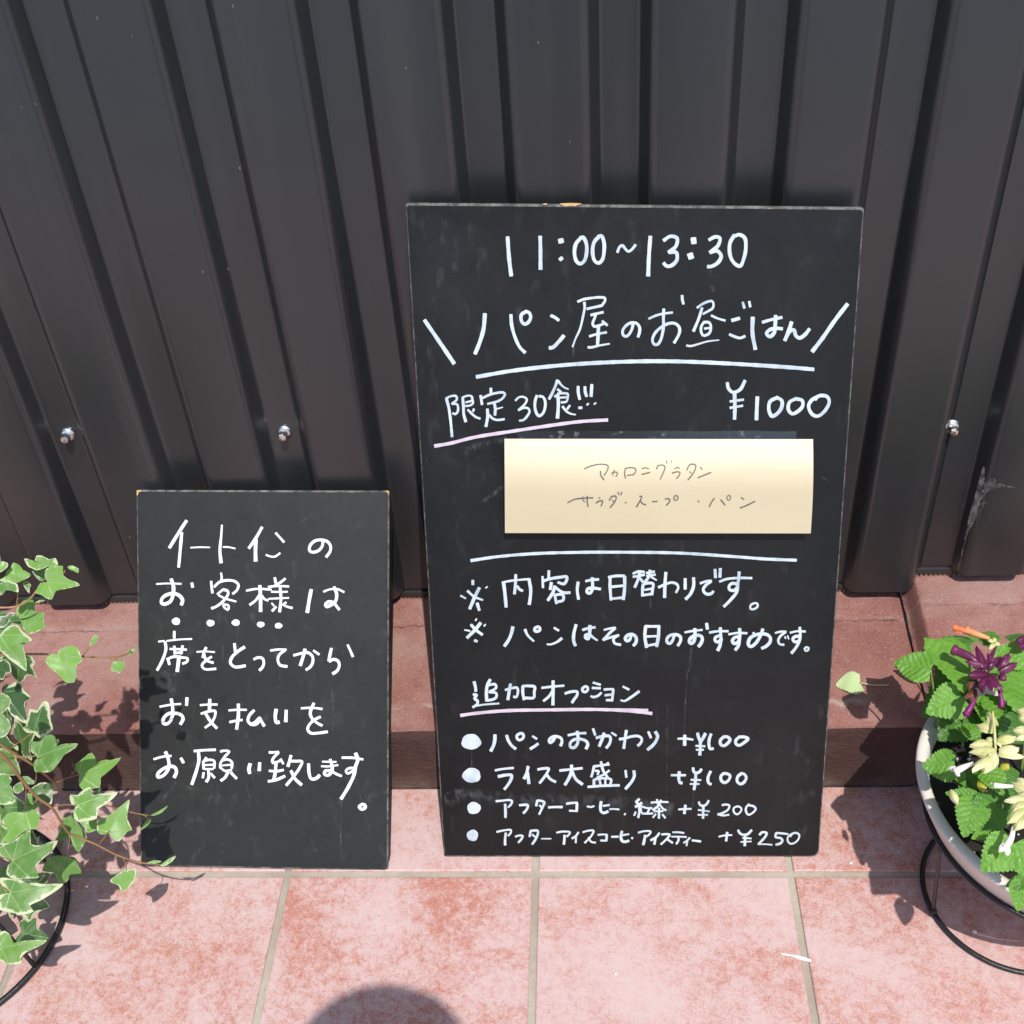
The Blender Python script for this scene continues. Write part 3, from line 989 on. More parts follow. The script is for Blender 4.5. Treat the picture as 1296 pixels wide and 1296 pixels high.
32: 1130 640 1060 680 1045 740 1080 785 1130 780 1190 730 1205 670 1170 640 1120 645 1080 690
@S eatin 200 660 9 eatin
46: 325 -10 240 120 130 300
42: 270 125 255 300 235 520
22: 370 298 480 293 590 295
24-50: 728 40 718 180 705 330 718 470
22: 740 290 800 292 880 308
@S eatin 310 660 9 eatin
42: 195 65 130 180 45 305
50: 125 200 120 330 122 450
34: 350 130 400 185 445 235
28: 240 380 290 398 340 400 400 360
40: 890 220 880 280 840 330 770 350 735 330 745 270 800 220 870 210 940 230 975 280 970 340 925 405
@S guests 200 660 9 guests
24: -20 712 100 706 265 710
48: 150 655 175 740 170 840 140 910 80 940 40 930 45 880 90 840 180 820 250 850 280 900 265 950
38: 385 700 395 750
30: 718 585 725 640 715 690
34: 605 680 610 740 620 815
36: 640 745 700 690 790 670 870 680 915 720 900 780 850 825
32: 745 770 710 800 675 830
38: 745 775 790 790 800 820 740 910 660 970 610 990
28: 690 840 760 875 890 912
30: 740 950 760 985 800 1010
30: 740 945 800 955 805 1000
@S guests 310 660 9 guests
30: 15 788 130 768 300 775
48: 170 730 178 880 178 1025
38: 165 840 120 900 55 950
34: 195 850 225 885 265 900
38: 340 640 350 700
36: 460 650 410 690 340 730
30: 265 745 370 735 500 740
40: 400 740 410 880 395 1030
26: 300 800 390 802 485 800
26: 270 880 390 875 500 870
28: 305 930 330 960
36: 355 970 310 1020
30: 470 920 430 950
32: 430 945 480 970 540 985
50: 755 775 735 880 710 1035
30: 895 800 960 775 1050 770 1130 805
44: 1015 745 1045 830 1030 910 980 950 930 970 918 945 950 915 1000 920
42: 1010 920 1040 960 1075 1005
@S seat 190 780 9 seat
36: 275 170 275 250
26: 190 280 320 265 475 258
26: 95 288 165 280
40: 170 290 180 370 140 500 80 615
38: 275 340 285 430
38: 370 335 350 430
32: 225 372 320 375 415 380
32: 270 420 370 410
38: 200 480 220 550
36: 190 490 270 460 370 470 425 480 420 515 370 540
50: 330 450 320 540 308 628
24: 530 405 630 400 735 408
38: 638 355 610 420 600 470
34: 610 420 640 500 720 530
34: 700 460 640 500 590 560 620 600 750 598
40: 960 310 970 400
42: 1075 350 1000 400 930 470 915 530 960 575 1020 575 1085 562
@S seat 320 780 9 seat
38: 10 490 60 470 110 480 125 530 110 580 75 615
30: 200 390 290 378 380 380
38: 370 385 300 440 285 500 310 555 390 572
38: 465 445 540 425 630 415 680 460 680 530 650 580 605 610
46: 595 375 570 470 540 560
34: 690 390 755 435
44: 895 365 880 430 865 510
42: 870 515 920 490 970 510 985 560 960 620 910 655
34: 1080 325 1110 390 1140 460
@S pay 190 880 9 pay
30: 110 130 230 108 350 98
46: 240 40 255 130 255 230 230 290 190 325 150 315 155 260 210 210 300 205 360 230 375 270 345 330
46: 420 28 415 115
30: 570 112 660 105 765 105
46: 680 45 675 180
34: 580 210 660 185 740 180 740 230 700 310 625 370
42: 630 205 690 300 760 375
30: 895 172 990 165 1100 165
46: 1005 100 1005 230 985 385
34: 905 305 980 290 1050 280
42: 1185 170 1130 230 1115 290 1150 330 1210 325 1260 260
@S pay 320 780 9 pay
40: 70 1150 100 1200 130 1250
40: -10 1228 30 1205 70 1160
48: 265 1060 255 1150 270 1210 300 1205
46: 380 1070 375 1200
@S pay 330 890 9 pay
32: 460 58 580 52 700 65
44: 605 0 570 80 565 130 600 200
38: 680 155 610 190 550 250 535 300 570 340 650 340 760 325
36: 610 200 650 230 700 255
@S ask 190 880 9 ask
32: 40 728 140 700 240 690
46: 175 645 205 720 215 800 190 870 140 920 90 930 85 900 130 850 220 810 280 820 300 870 275 935
42: 350 715 380 768
34: 500 635 620 625 745 620
46: 550 640 555 740 530 850 475 1015
36: 640 710 620 745
36: 605 750 610 840
34: 610 745 690 735 730 750 730 830
28: 615 795 720 790
30: 620 840 720 840
40: 665 850 665 940 640 985
36: 610 880 600 940
34: 690 890 735 940
34: 800 640 850 630 900 640 850 700 800 780 800 830
36: 820 740 880 730 930 760 930 830
26: 820 800 920 790
32: 810 830 850 860 930 850
40: 890 870 850 940 805 972
40: 920 880 985 948
48: 1140 780 1125 840 1135 890
46: 1248 768 1242 858
@S ask 330 890 9 ask
36: 95 560 150 560 205 555
36: 205 560 140 630 130 670
36: 130 680 200 665 235 640
34: 225 635 258 692
44: 175 690 165 790 150 870
34: 95 770 180 775 260 760
38: 85 890 170 875 275 830
42: 345 595 310 720
38: 320 660 400 660 470 665 440 740 370 840 290 935
44: 345 770 390 860 465 930
44: 545 690 550 790 570 855 600 865 640 850 670 820
26: 700 665 800 668 860 668
28: 690 718 770 720 880 705
42: 790 640 815 730 800 795 760 822 725 805 735 772 800 770
36: 810 770 850 800 920 830
34: 925 620 1050 622 1165 640
48: 1080 570 1105 640 1080 720 1060 820 1000 950 915 1090
34: 1060 740 1010 740 970 770 990 800 1050 770
44: 1155 1152 1120 1180 1150 1208 1190 1190 1185 1160 1153 1152
@N dish 710 575 9 dish
17: 265 165 350 130 470 112 535 130 530 180 490 240
18: 450 190 455 240 490 290
15: 575 215 620 200 645 215 625 255
13: 605 175 590 245
16: 735 155 725 210 735 275
16: 735 160 800 150 850 165 850 200 830 225
15: 755 240 835 230
14: 920 165 960 152 1000 165
15: 920 228 1015 205
16: 1090 170 1105 130 1170 125 1185 150 1165 210 1130 285
12: 1205 65 1205 105
12: 1262 70 1255 92
@N dish 830 575 9 dish
14: 215 165 245 148 270 160
16: 185 215 230 200 275 205 270 235 235 275
17: 355 180 380 125 420 110 455 125 445 180 410 240 365 292
12: 385 195 405 215
12: 505 145 530 172
16: 480 265 520 250 630 205
@N sides 710 575 9 sides
18: 75 552 150 515 250 500 365 495
14: 250 480 250 515 270 545
18: 300 475 298 540 310 598
15: 430 495 445 500
18: 400 555 440 530 475 535 470 560 455 590
18: 550 525 575 485 620 475 630 495 610 545 560 605
12: 580 520 605 540
15: 648 430 660 460
15: 695 430 680 465
16: 730 548 745 555
19: 895 478 920 480 900 530 860 600
18: 905 535 935 565 968 575
17: 1040 540 1100 535
18: 1185 510 1225 505 1240 520 1230 550 1200 580
@N sides 830 575 9 sides
15: 228 468 208 485 210 515 232 524 252 505 248 475 226 468
16: 478 530 495 540
18: 668 500 635 545 610 597
16: 738 515 790 578
14: 830 470 812 480 815 515 835 522 852 500 845 472 825 469
16: 970 490 1005 515
18: 960 612 1030 585 1130 535
'''
def parse():
    groups = {}
    cur = None
    for ln in STROKES.strip().splitlines():
        if ln.startswith('@'):
            k, name, ox, oy, sc, line = ln[1:].split()
            cur = groups.setdefault((k, line, 'underline' if name in ('underline', 'divider') else 'lettering'), [])
            org = (float(ox), float(oy), float(sc))
        else:
            w, pts = ln.split(':')
            ws = [float(q) for q in w.split('-')]
            if len(ws) == 1: ws = ws * 2
            q = [float(v) for v in pts.split()]
            P = [(org[0] + q[i] / org[2], org[1] + q[i + 1] / org[2]) for i in range(0, len(q), 2)]
            cur.append((ws[0] / org[2], ws[1] / org[2], P))
    return groups
GROUPS = parse()
def ribbon(vs, fs, P, w0, w1, place, lift, rough=.05, col=None, fade=None):
    pts = spline([(x, y, 0) for x, y in P], 1.1)
    n = len(pts)
    L = [0.0]
    for a, b in zip(pts, pts[1:]): L.append(L[-1] + (b - a).length)
    tot = max(L[-1], .01)
    ph = random.uniform(0, 50)
    def wid(t):
        d = min(t, 1 - t) * tot
        w = (w0 + (w1 - w0) * t) * .405
        w *= 1 + rough * (math.sin(ph + t * tot * .31) + .7 * math.sin(ph * 2 + t * tot * .083) + .35 * math.sin(ph * 3 + t * tot * .77))
        return w
    i0 = len(vs)
    rows = []
    # rounded, slightly blunt caps made of extra rows
    t0 = (pts[1] - pts[0]).normalized(); t1 = (pts[-1] - pts[-2]).normalized()
    W0, W1 = wid(0), wid(1)
    for q in (.30, .22, .10): rows.append((pts[0] - t0 * W0 * q, t0, W0 * (1 - (q / .34) ** 3.5) ** .5, 0.0))
    for i, p in enumerate(pts):
        a = pts[max(0, i - 1)]; b = pts[min(n - 1, i + 1)]
        rows.append((p, (b - a).normalized(), wid(L[i] / tot), L[i] / tot))
    for q in (.10, .22, .30): rows.append((pts[-1] + t1 * W1 * q, t1, W1 * (1 - (q / .34) ** 3.5) ** .5, 1.0))
    for r, (p, t, w, u) in enumerate(rows):
        nn = Vector((-t.y, t.x, 0))
        h = lift + 2.5e-5 * u
        for k in (-1.0, 0.0, 1.0):
            e = p + nn * w * k
            vs.append(place(e.x, e.y, h))
            if fade is not None: fade.append((1 - abs(k)) * (0.0 if r in (0, len(rows) - 1) else 1.0))
    for r in range(len(rows) - 1):
        a = i0 + r * 3
        for k in (0, 1): fs.append((a + k, a + k + 1, a + k + 4, a + k + 3))
def ellipse(vs, fs, cx, cy, rx, ry, place, lift):
    i0 = len(vs); k = 28; ph = random.uniform(0, 6)
    vs.append(place(cx, cy, lift))
    for i in range(k):
        a = i * 2 * math.pi / k
        r = 1 + .035 * math.sin(3 * a + ph) + .025 * math.sin(5 * a + 2 * ph) + .015 * math.sin(9 * a)
        vs.append(place(cx + rx * r * math.cos(a), cy + ry * r * math.sin(a), lift))
    for i in range(k): fs.append((i0, i0 + 1 + i, i0 + 1 + (i + 1) % k))
def fix_up(o, n):
    # make every face look along n
    me = o.data
    bm = bmesh.new(); bm.from_mesh(me)
    for f in bm.faces:
        f.normal_update()
        if f.normal.dot(n) < 0: f.normal_flip()
    bm.to_mesh(me); bm.free()
def write(kind, root, place, n, mats, marks):
    keys = [k for k in GROUPS if k[0] in kind]
    for key in keys:
        k, line, nm = key
        vs, fs = [], []
        for i, (w0, w1, P) in enumerate(GROUPS[key]):
            ribbon(vs, fs, P, w0, w1, place, 3.5e-4 + (i % 9) * 3e-5)
        for (cx, cy, rx, ry) in marks.pop((line, nm), []):
            ellipse(vs, fs, cx, cy, rx, ry, place, 3.2e-4)
        o = py_obj(nm, vs, fs, mats[k], root); fix_up(o, n)
    for (line, nm), es in marks.items():
        for (cx, cy, rx, ry) in es:
            vs, fs = [], []
            ellipse(vs, fs, cx, cy, rx, ry, place, 3.2e-4)
            o = py_obj(nm, vs, fs, mats['B' if 'B' in mats else 'S'], root); fix_up(o, n)
def smears(root, place, n, items):
    for i, (w, P) in enumerate(items):
        vs, fs, fade = [], [], []
        ribbon(vs, fs, P, w, w, place, 1.2e-4 + i * 1e-5, .1, fade=fade)
        o = py_obj("chalk_smear", vs, fs, M_smear, root)
        a = o.data.attributes.new("fade", 'FLOAT', 'POINT'); a.data.foreach_set("value", fade)
        fix_up(o, n)
def board_body(root, B, th, mface, frame_drop=0.0, round_right=False):
    back = -B.n * th
    c = B.c
    ctr = sum(c, Vector()) / 4
    ins = .0035
    # rounded corners: small arcs in the board's plane
    def arc(i, r):
        p, a, b = c[i], c[i - 1], c[(i + 1) % 4]
        da, db = (a - p).normalized(), (b - p).normalized()
        out = []
        for k in range(5):
            t = k / 4 * math.pi / 2
            out.append(p + da * r * (1 - math.sin(t)) + db * r * (1 - math.cos(t)))
        return out
    loop = []
    for i, r in enumerate((.003, .010 if round_right else .005, .004, .003)): loop += arc(i, r)
    n = len(loop)
    inner = [p + (ctr - p).normalized() * ins for p in loop]
    # face panel
    py_obj("writing_surface", inner, [tuple(range(n))], mface, root)
    # worn edge: bevel ring, side wall, back
    from mathutils import noise
    L1 = [p - B.n * (.0014 + .0009 * noise.noise(p * 90)) for p in loop]
    L2 = [p + back for p in loop]
    vs = inner + L1 + L2
    fs = []
    for k in range(n):
        j = (k + 1) % n
        fs += [(k, n + k, n + j, j), (n + k, 2 * n + k, 2 * n + j, n + j)]
    fs.append(tuple(range(3 * n - 1, 2 * n - 1, -1)))
    o = py_obj("edge", vs, fs, M_edge, root)
    fix = bmesh.new(); fix.from_mesh(o.data); bmesh.ops.recalc_face_normals(fix, faces=fix.faces); fix.to_mesh(o.data); fix.free()
    return loop
# large board
BB = Board((562, 1084.5), (1036, 1085), (513, 257), (1094, 262.5), .376)
big = thing("chalkboard", "large tall black chalkboard with the lunch menu and a paper note taped on it", "chalkboard", "chalkboards leaning on the wall")
board_body(big, BB, .010, M_board_big, round_right=True)
marks = {('bread', 'bullet'): [(580 + 147 / 9, 855 + 755 / 9, 12.4, 9.9)], ('rice', 'bullet'): [(580 + 152 / 9, 855 + 1137 / 9, 11.6, 9.4)],
         ('coffee', 'bullet'): [(580 + 213 / 10.8, 995 + 298 / 10.8, 8.6, 7.7)], ('iced', 'bullet'): [(580 + 195 / 10.8, 995 + 672 / 10.8, 7.2, 7.2)]}
write('BP', big, BB.at, BB.n, {'B': M_white, 'P': M_pink}, marks)
smears(big, BB.at, BB.n, [
    (24, [(566, 1014), (590, 1006), (640, 1012), (720, 1014), (800, 1016), (850, 1024)]), (10, [(566, 1004), (580, 1002), (596, 1006)]),
    (14, [(585, 572), (612, 562), (640, 556)]), (3, [(604, 580), (611, 576), (619, 577), (633, 578)]), (9, [(604, 641), (620, 628), (636, 617)]),
    (4, [(726, 440), (725, 458)]), (3, [(824, 738), (823, 772)]), (5, [(875, 820), (874, 832), (872, 850)]), (3, [(870, 850), (867, 900), (866, 940)]), (7, [(898, 338), (899, 352), (903, 368)]), (3, [(759, 948), (760, 960)]), (2.5, [(878, 1000), (876, 1030)]), (2.5, [(668, 944), (668, 960)]),
    (4, [(1040, 604), (1048, 608)]), (2, [(845, 880), (844, 980), (842, 1070)]), (3, [(597, 950), (597, 975)])])
def chip(root, B, P, lift=.0002):
    vs = [B.at(x, y, lift) for x, y in P]
    bm = bmesh.new(); bm.faces.new([bm.verts.new(v) for v in vs])
    o = bm_obj("chipped_edge", bm, M_wood, root); fix_up(o, B.n)
chip(big, BB, [(708, 257.6), (711, 259.6), (716, 261), (722, 260.4), (728, 261), (731, 259.6), (735, 258.6), (736, 257.4), (722, 256.8)])
chip(big, BB, [(686, 257.8), (689, 259.4), (693, 258.6), (692, 257.4)])
# small board
BS = Board((178, 1096.5), (491, 1102.5), (172.5, 620), (492.5, 621), .384)
small = thing("chalkboard", "small grey chalkboard asking guests to take a seat first, beside the ivy", "chalkboard", "chalkboards leaning on the wall")
board_body(small, BS, .005, M_board_small)
marks = {('guests', 'emphasis_dot'): [(200 + 205 / 9, 660 + 1137 / 9, 5.3, 4.7), (200 + 598 / 9, 660 + 1157 / 9, 5.1, 4.2), (200 + 885 / 9, 660 + 1152 / 9, 5.2, 4.1), (200 + 1170 / 9, 660 + 1173 / 9, 4.9, 3.7), (310 + 383 / 9, 660 + 1187 / 9, 4.8, 3.6)]}
write('S', small, BS.at, BS.n, {'S': M_white2}, marks)
smears(small, BS.at, BS.n, [
    (4, [(432, 1013), (431, 1040), (432, 1092)]), (2, [(451, 984), (454, 1000), (459, 1020), (466, 1045), (470, 1075)]), (18, [(210, 850), (214, 862), (218, 880)]), (8, [(222, 852), (224, 866)]),
    (5, [(282, 818), (282, 842)]), (4, [(300, 800), (301, 830)]), (3, [(354, 846), (354, 872)]), (4, [(420, 872), (422, 900), (421, 925)]), (1.5, [(190, 968), (240, 971), (300, 962)]), (1.5, [(320, 980), (324, 1008)]), (2, [(310, 985), (316, 1010)]), (2, [(447, 838), (446, 850)]),
    (8, [(222, 990), (216, 1000), (206, 1010)]), (3, [(284, 780), (292, 800)]), (2, [(380, 662), (388, 655), (396, 650)])])
chip(small, BS, [(173, 620.4), (179, 620.4), (178, 622.2), (175.5, 623), (174, 627), (173, 627)])
chip(small, BS, [(486, 621), (492.3, 621.2), (492.4, 627), (491.2, 624), (489, 622.2)])
# dark backing frame set a little in from the top
bm = bmesh.new()
c = BS.c
W = (c[1] - c[0]).length
for (a, b, s) in ((c[0], c[3], 1), (c[1], c[2], -1)):
    d = (b - a)
    p0, p1 = a + d * .02, a + d * .955
    mid = (p0 + p1) / 2 - BS.n * .0125
    Mx = Matrix((X_, d.normalized(), -BS.n)).transposed()
    add_box(bm, mid + X_ * (.0088 * s) - BS.n * .002, (.018, (p1 - p0).length, .0188), Mx, .001)
for t in (.1, .93):
    mid = c[0].lerp(c[3], t).lerp(c[1].lerp(c[2], t), .5) - BS.n * .0125
    add_box(bm, mid, (W - .04, .03, .0146), Matrix((X_, (c[3] - c[0]).normalized(), -BS.n)).transposed(), .001)
bm_obj("backing_frame", bm, M_black, small)

# ------------------------------------------------------------------ paper note
def _sst(a, b, x):
    t = min(1, max(0, (x - a) / (b - a))); return t * t * (3 - 2 * t)
_CURL = [0.0]
for _i in range(200):
    _v = (_i + .5) / 200
    _CURL.append(_CURL[-1] + (.40 * (1 - _sst(.10, .66, _v)) - .05 * _sst(.40, .62, _v)) * .145 / 200)
def curl(v, u=.5):
    q = min(max(v, 0), 1) * 200; k = min(199, int(q))
    d = _CURL[k] + (_CURL[k + 1] - _CURL[k]) * (q - k)
    return .0006 + d * (1.0 + .10 * (u - .5)) + .0010 * math.sin(v * 3.1) * math.sin(u * 5 + .5)
def note_px(u, v):
    x0 = 638.5 + .6 * v; x1 = 1029 + (1.6 * math.sin(v * 3.1) if v < .5 else 1.6 * math.sin(v * 3.1)) - 3.0 * v
    return x0 + (x1 - x0) * u, 555.3 + .5 * u + (674.6 - 555.3) * v
note = thing("paper_note", "beige paper note with two pen written lines, taped on the large board", "paper note")
vs, fs = [], []
NU, NV = 24, 30
for j in range(NV + 1):
    for i in range(NU + 1):
        u, v = i / NU, j / NV
        px, py = note_px(u, v)
        vs.append(BB.at(px, py, curl(v, u)))
for j in range(NV):
    for i in range(NU):
        a = j * (NU + 1) + i
        fs.append((a, a + 1, a + NU + 2, a + NU + 1))
o = py_obj("sheet", vs, fs, M_paper, note, True)
fix_up(o, BB.n)
sm = o.modifiers.new("thickness", 'SOLIDIFY'); sm.thickness = .0003; sm.offset = -1
es_ = o.modifiers.new('crisp_edges', 'EDGE_SPLIT'); es_.split_angle = rad(35)
def note_at(px, py, lift):
    v = min(max((py - 555.5) / 119.1, 0), 1); u = (px - 638.5) / 390
    return BB.at(px, py, curl(v, u) + lift * 1.2)
write('N', note, note_at, BB.n, {'N': M_pencil}, {})
vs, fs = [], []
for j, (y, off) in enumerate(((545.5, .0005), (551, .0007), (555.5, .0012), (563, None))):
    for i in range(25):
        x = 655 + (1008 - 655) * i / 24
        vs.append(BB.at(x, y + .5 * math.sin(i * .9), off if off else curl((563 - 555.3) / 119.3) + .0007))
for j in range(3):
    for i in range(24):
        a = j * 25 + i; fs.append((a, a + 1, a + 26, a + 25))
o = py_obj("tape_strip", vs, fs, M_tape, note, True); fix_up(o, BB.n)

# ------------------------------------------------------------------ leaves
IVY = [(0, 0), (.07, -.10), (.20, -.20), (.36, -.21), (.47, -.10), (.47, .02), (.44, .09), (.53, .22), (.64, .36), (.60, .42), (.45, .44), (.31, .49), (.25, .56), (.21, .70), (.11, .88), (0, 1.0)]
IVY2 = [(0, 0), (.08, -.12), (.24, -.20), (.40, -.14), (.50, .02), (.60, .20), (.60, .34), (.46, .42), (.36, .50), (.30, .64), (.16, .86), (0, 1.0)]
def serrate():
    pts = [(0, 0)]
    k = 12
    for i in range(1, k):
        t = i / k
        w = .45 * math.sin(math.pi * min(1, t ** .60)) ** .75 * (1 - .12 * t)
        y = -.07 + 1.05 * t if t > .12 else -.05
        pts += [(w * .95, y - .012), (w * 1.02, y + .014), (w * 1.005, y + .040)]
    pts.append((0, 1.0))
    return pts
SALV = serrate()
class Foliage:
    def __init__(s): s.v, s.f, s.uv, s.col = [], [], [], []
    def leaf(s, base, tip, face, half, width=1.0, fold=.18, droop=.12, var=.5, shade=0.0, wav=.03, asym=0.0):
        ax = tip - base; L = ax.length; a = ax / L
        n = (face - a * face.dot(a)).normalized(); sx = a.cross(n).normalized()
        outline = [(x * (1 + asym), y) for x, y in half] + [(-x * (1 - asym), y) for x, y in half[-2:0:-1]]
        ctr = (0.0, .28)
        ph = random.uniform(0, 6)
        def put(x, y, e):
            h = abs(x) * fold - droop * max(0, y) ** 2 - droop * .5 * x * x + wav * math.sin(ph + 7 * y + 5 * x)
            s.v.append(base + (sx * (x * width) + a * y + n * h) * L)
            s.uv.append((x, y, 0)); s.col.append((e, var, shade))
        i0 = len(s.v); m = len(outline)
        rings = (1.0, .93, .80, .55, .28)
        for r in rings:
            for (x, y) in outline:
                # shrink towards the midrib spine rather than one point
                cy = min(max(y, .02), .75) * .85
                put(x * r, cy + (y - cy) * r, r)
        for q in range(len(rings) - 1):
            for k in range(m):
                j = (k + 1) % m
                s.f.append((i0 + q * m + k, i0 + q * m + j, i0 + (q + 1) * m + j, i0 + (q + 1) * m + k))
        last = i0 + (len(rings) - 1) * m
        hm = len(half)
        # close the innermost ring across the midrib
        L_ = list(range(m))
        for k in range(hm - 1):
            a1, a2 = k, k + 1
            b1, b2 = (m - k) % m, m - k - 1
            q = [last + a1, last + a2, last + b2, last + b1]
            q2 = []
            for t in q:
                if t not in q2: q2.append(t)
            if len(q2) > 2: s.f.append(tuple(q2))
    def petal(s, base, tip, face, width, cup=.35, e0=0.0, e1=1.0, var=.5, prof=None):
        ax = tip - base; L = ax.length; a = ax / L
        n = (face - a * face.dot(a)).normalized(); sx = a.cross(n).normalized()
        i0 = len(s.v); R, C = 8, 6
        for r in range(R + 1):
            t = r / R
            w = width * ((.86 if t > .02 else .7) * math.sin(math.pi * min(1, .12 + .88 * t)) ** .75 if prof is None else prof(t))
            for c in range(C + 1):
                u = c / C * 2 - 1
                h = -cup * width * u * u * (1) + cup * .6 * math.sin(math.pi * t) * width + .10 * width * math.sin(u * 5 + t * 9 + L * 9000) * t
                s.v.append(base + a * (t * L) + sx * (u * w) + n * h)
                s.uv.append((u, t, 0)); s.col.append((e0 + (e1 - e0) * (t * .6 + .4 * abs(u)), var, 0))
        for r in range(R):
            for c in range(C):
                k = i0 + r * (C + 1) + c
                s.f.append((k, k + 1, k + C + 2, k + C + 1))
    def tube(s, pts, radii, seg=8, e0=0.0, e1=1.0):
        bm = bmesh.new(); add_tube(bm, pts, radii, seg)
        i0 = len(s.v); bm.verts.index_update()
        n = len(pts)
        for v in bm.verts:
            s.v.append(v.co.copy()); s.uv.append((0, 0, 0)); s.col.append((e0 + (e1 - e0) * (v.index // seg) / (n - 1), .5, 0))
        for f in bm.faces: s.f.append(tuple(i0 + v.index for v in f.verts))
        bm.free()
    def build(s, name, m, parent):
        o = py_obj(name, s.v, s.f, m, parent, True)
        a = o.data.attributes.new("leafuv", 'FLOAT_VECTOR', 'POINT'); a.data.foreach_set("vector", [c for t in s.uv for c in t])
        a = o.data.attributes.new("leafcol", 'FLOAT_VECTOR', 'POINT'); a.data.foreach_set("vector", [c for t in s.col for c in t])
        return o
def jit(v, k): return v + Vector((random.uniform(-k, k), random.uniform(-k, k), random.uniform(-k, k)))
FI = Vector((.06, -.62, .78))

# ------------------------------------------------------------------ ivy
ivy = thing("ivy_plant", "trailing ivy with green and cream variegated leaves beside the small chalkboard", "plant")
fol = Foliage()
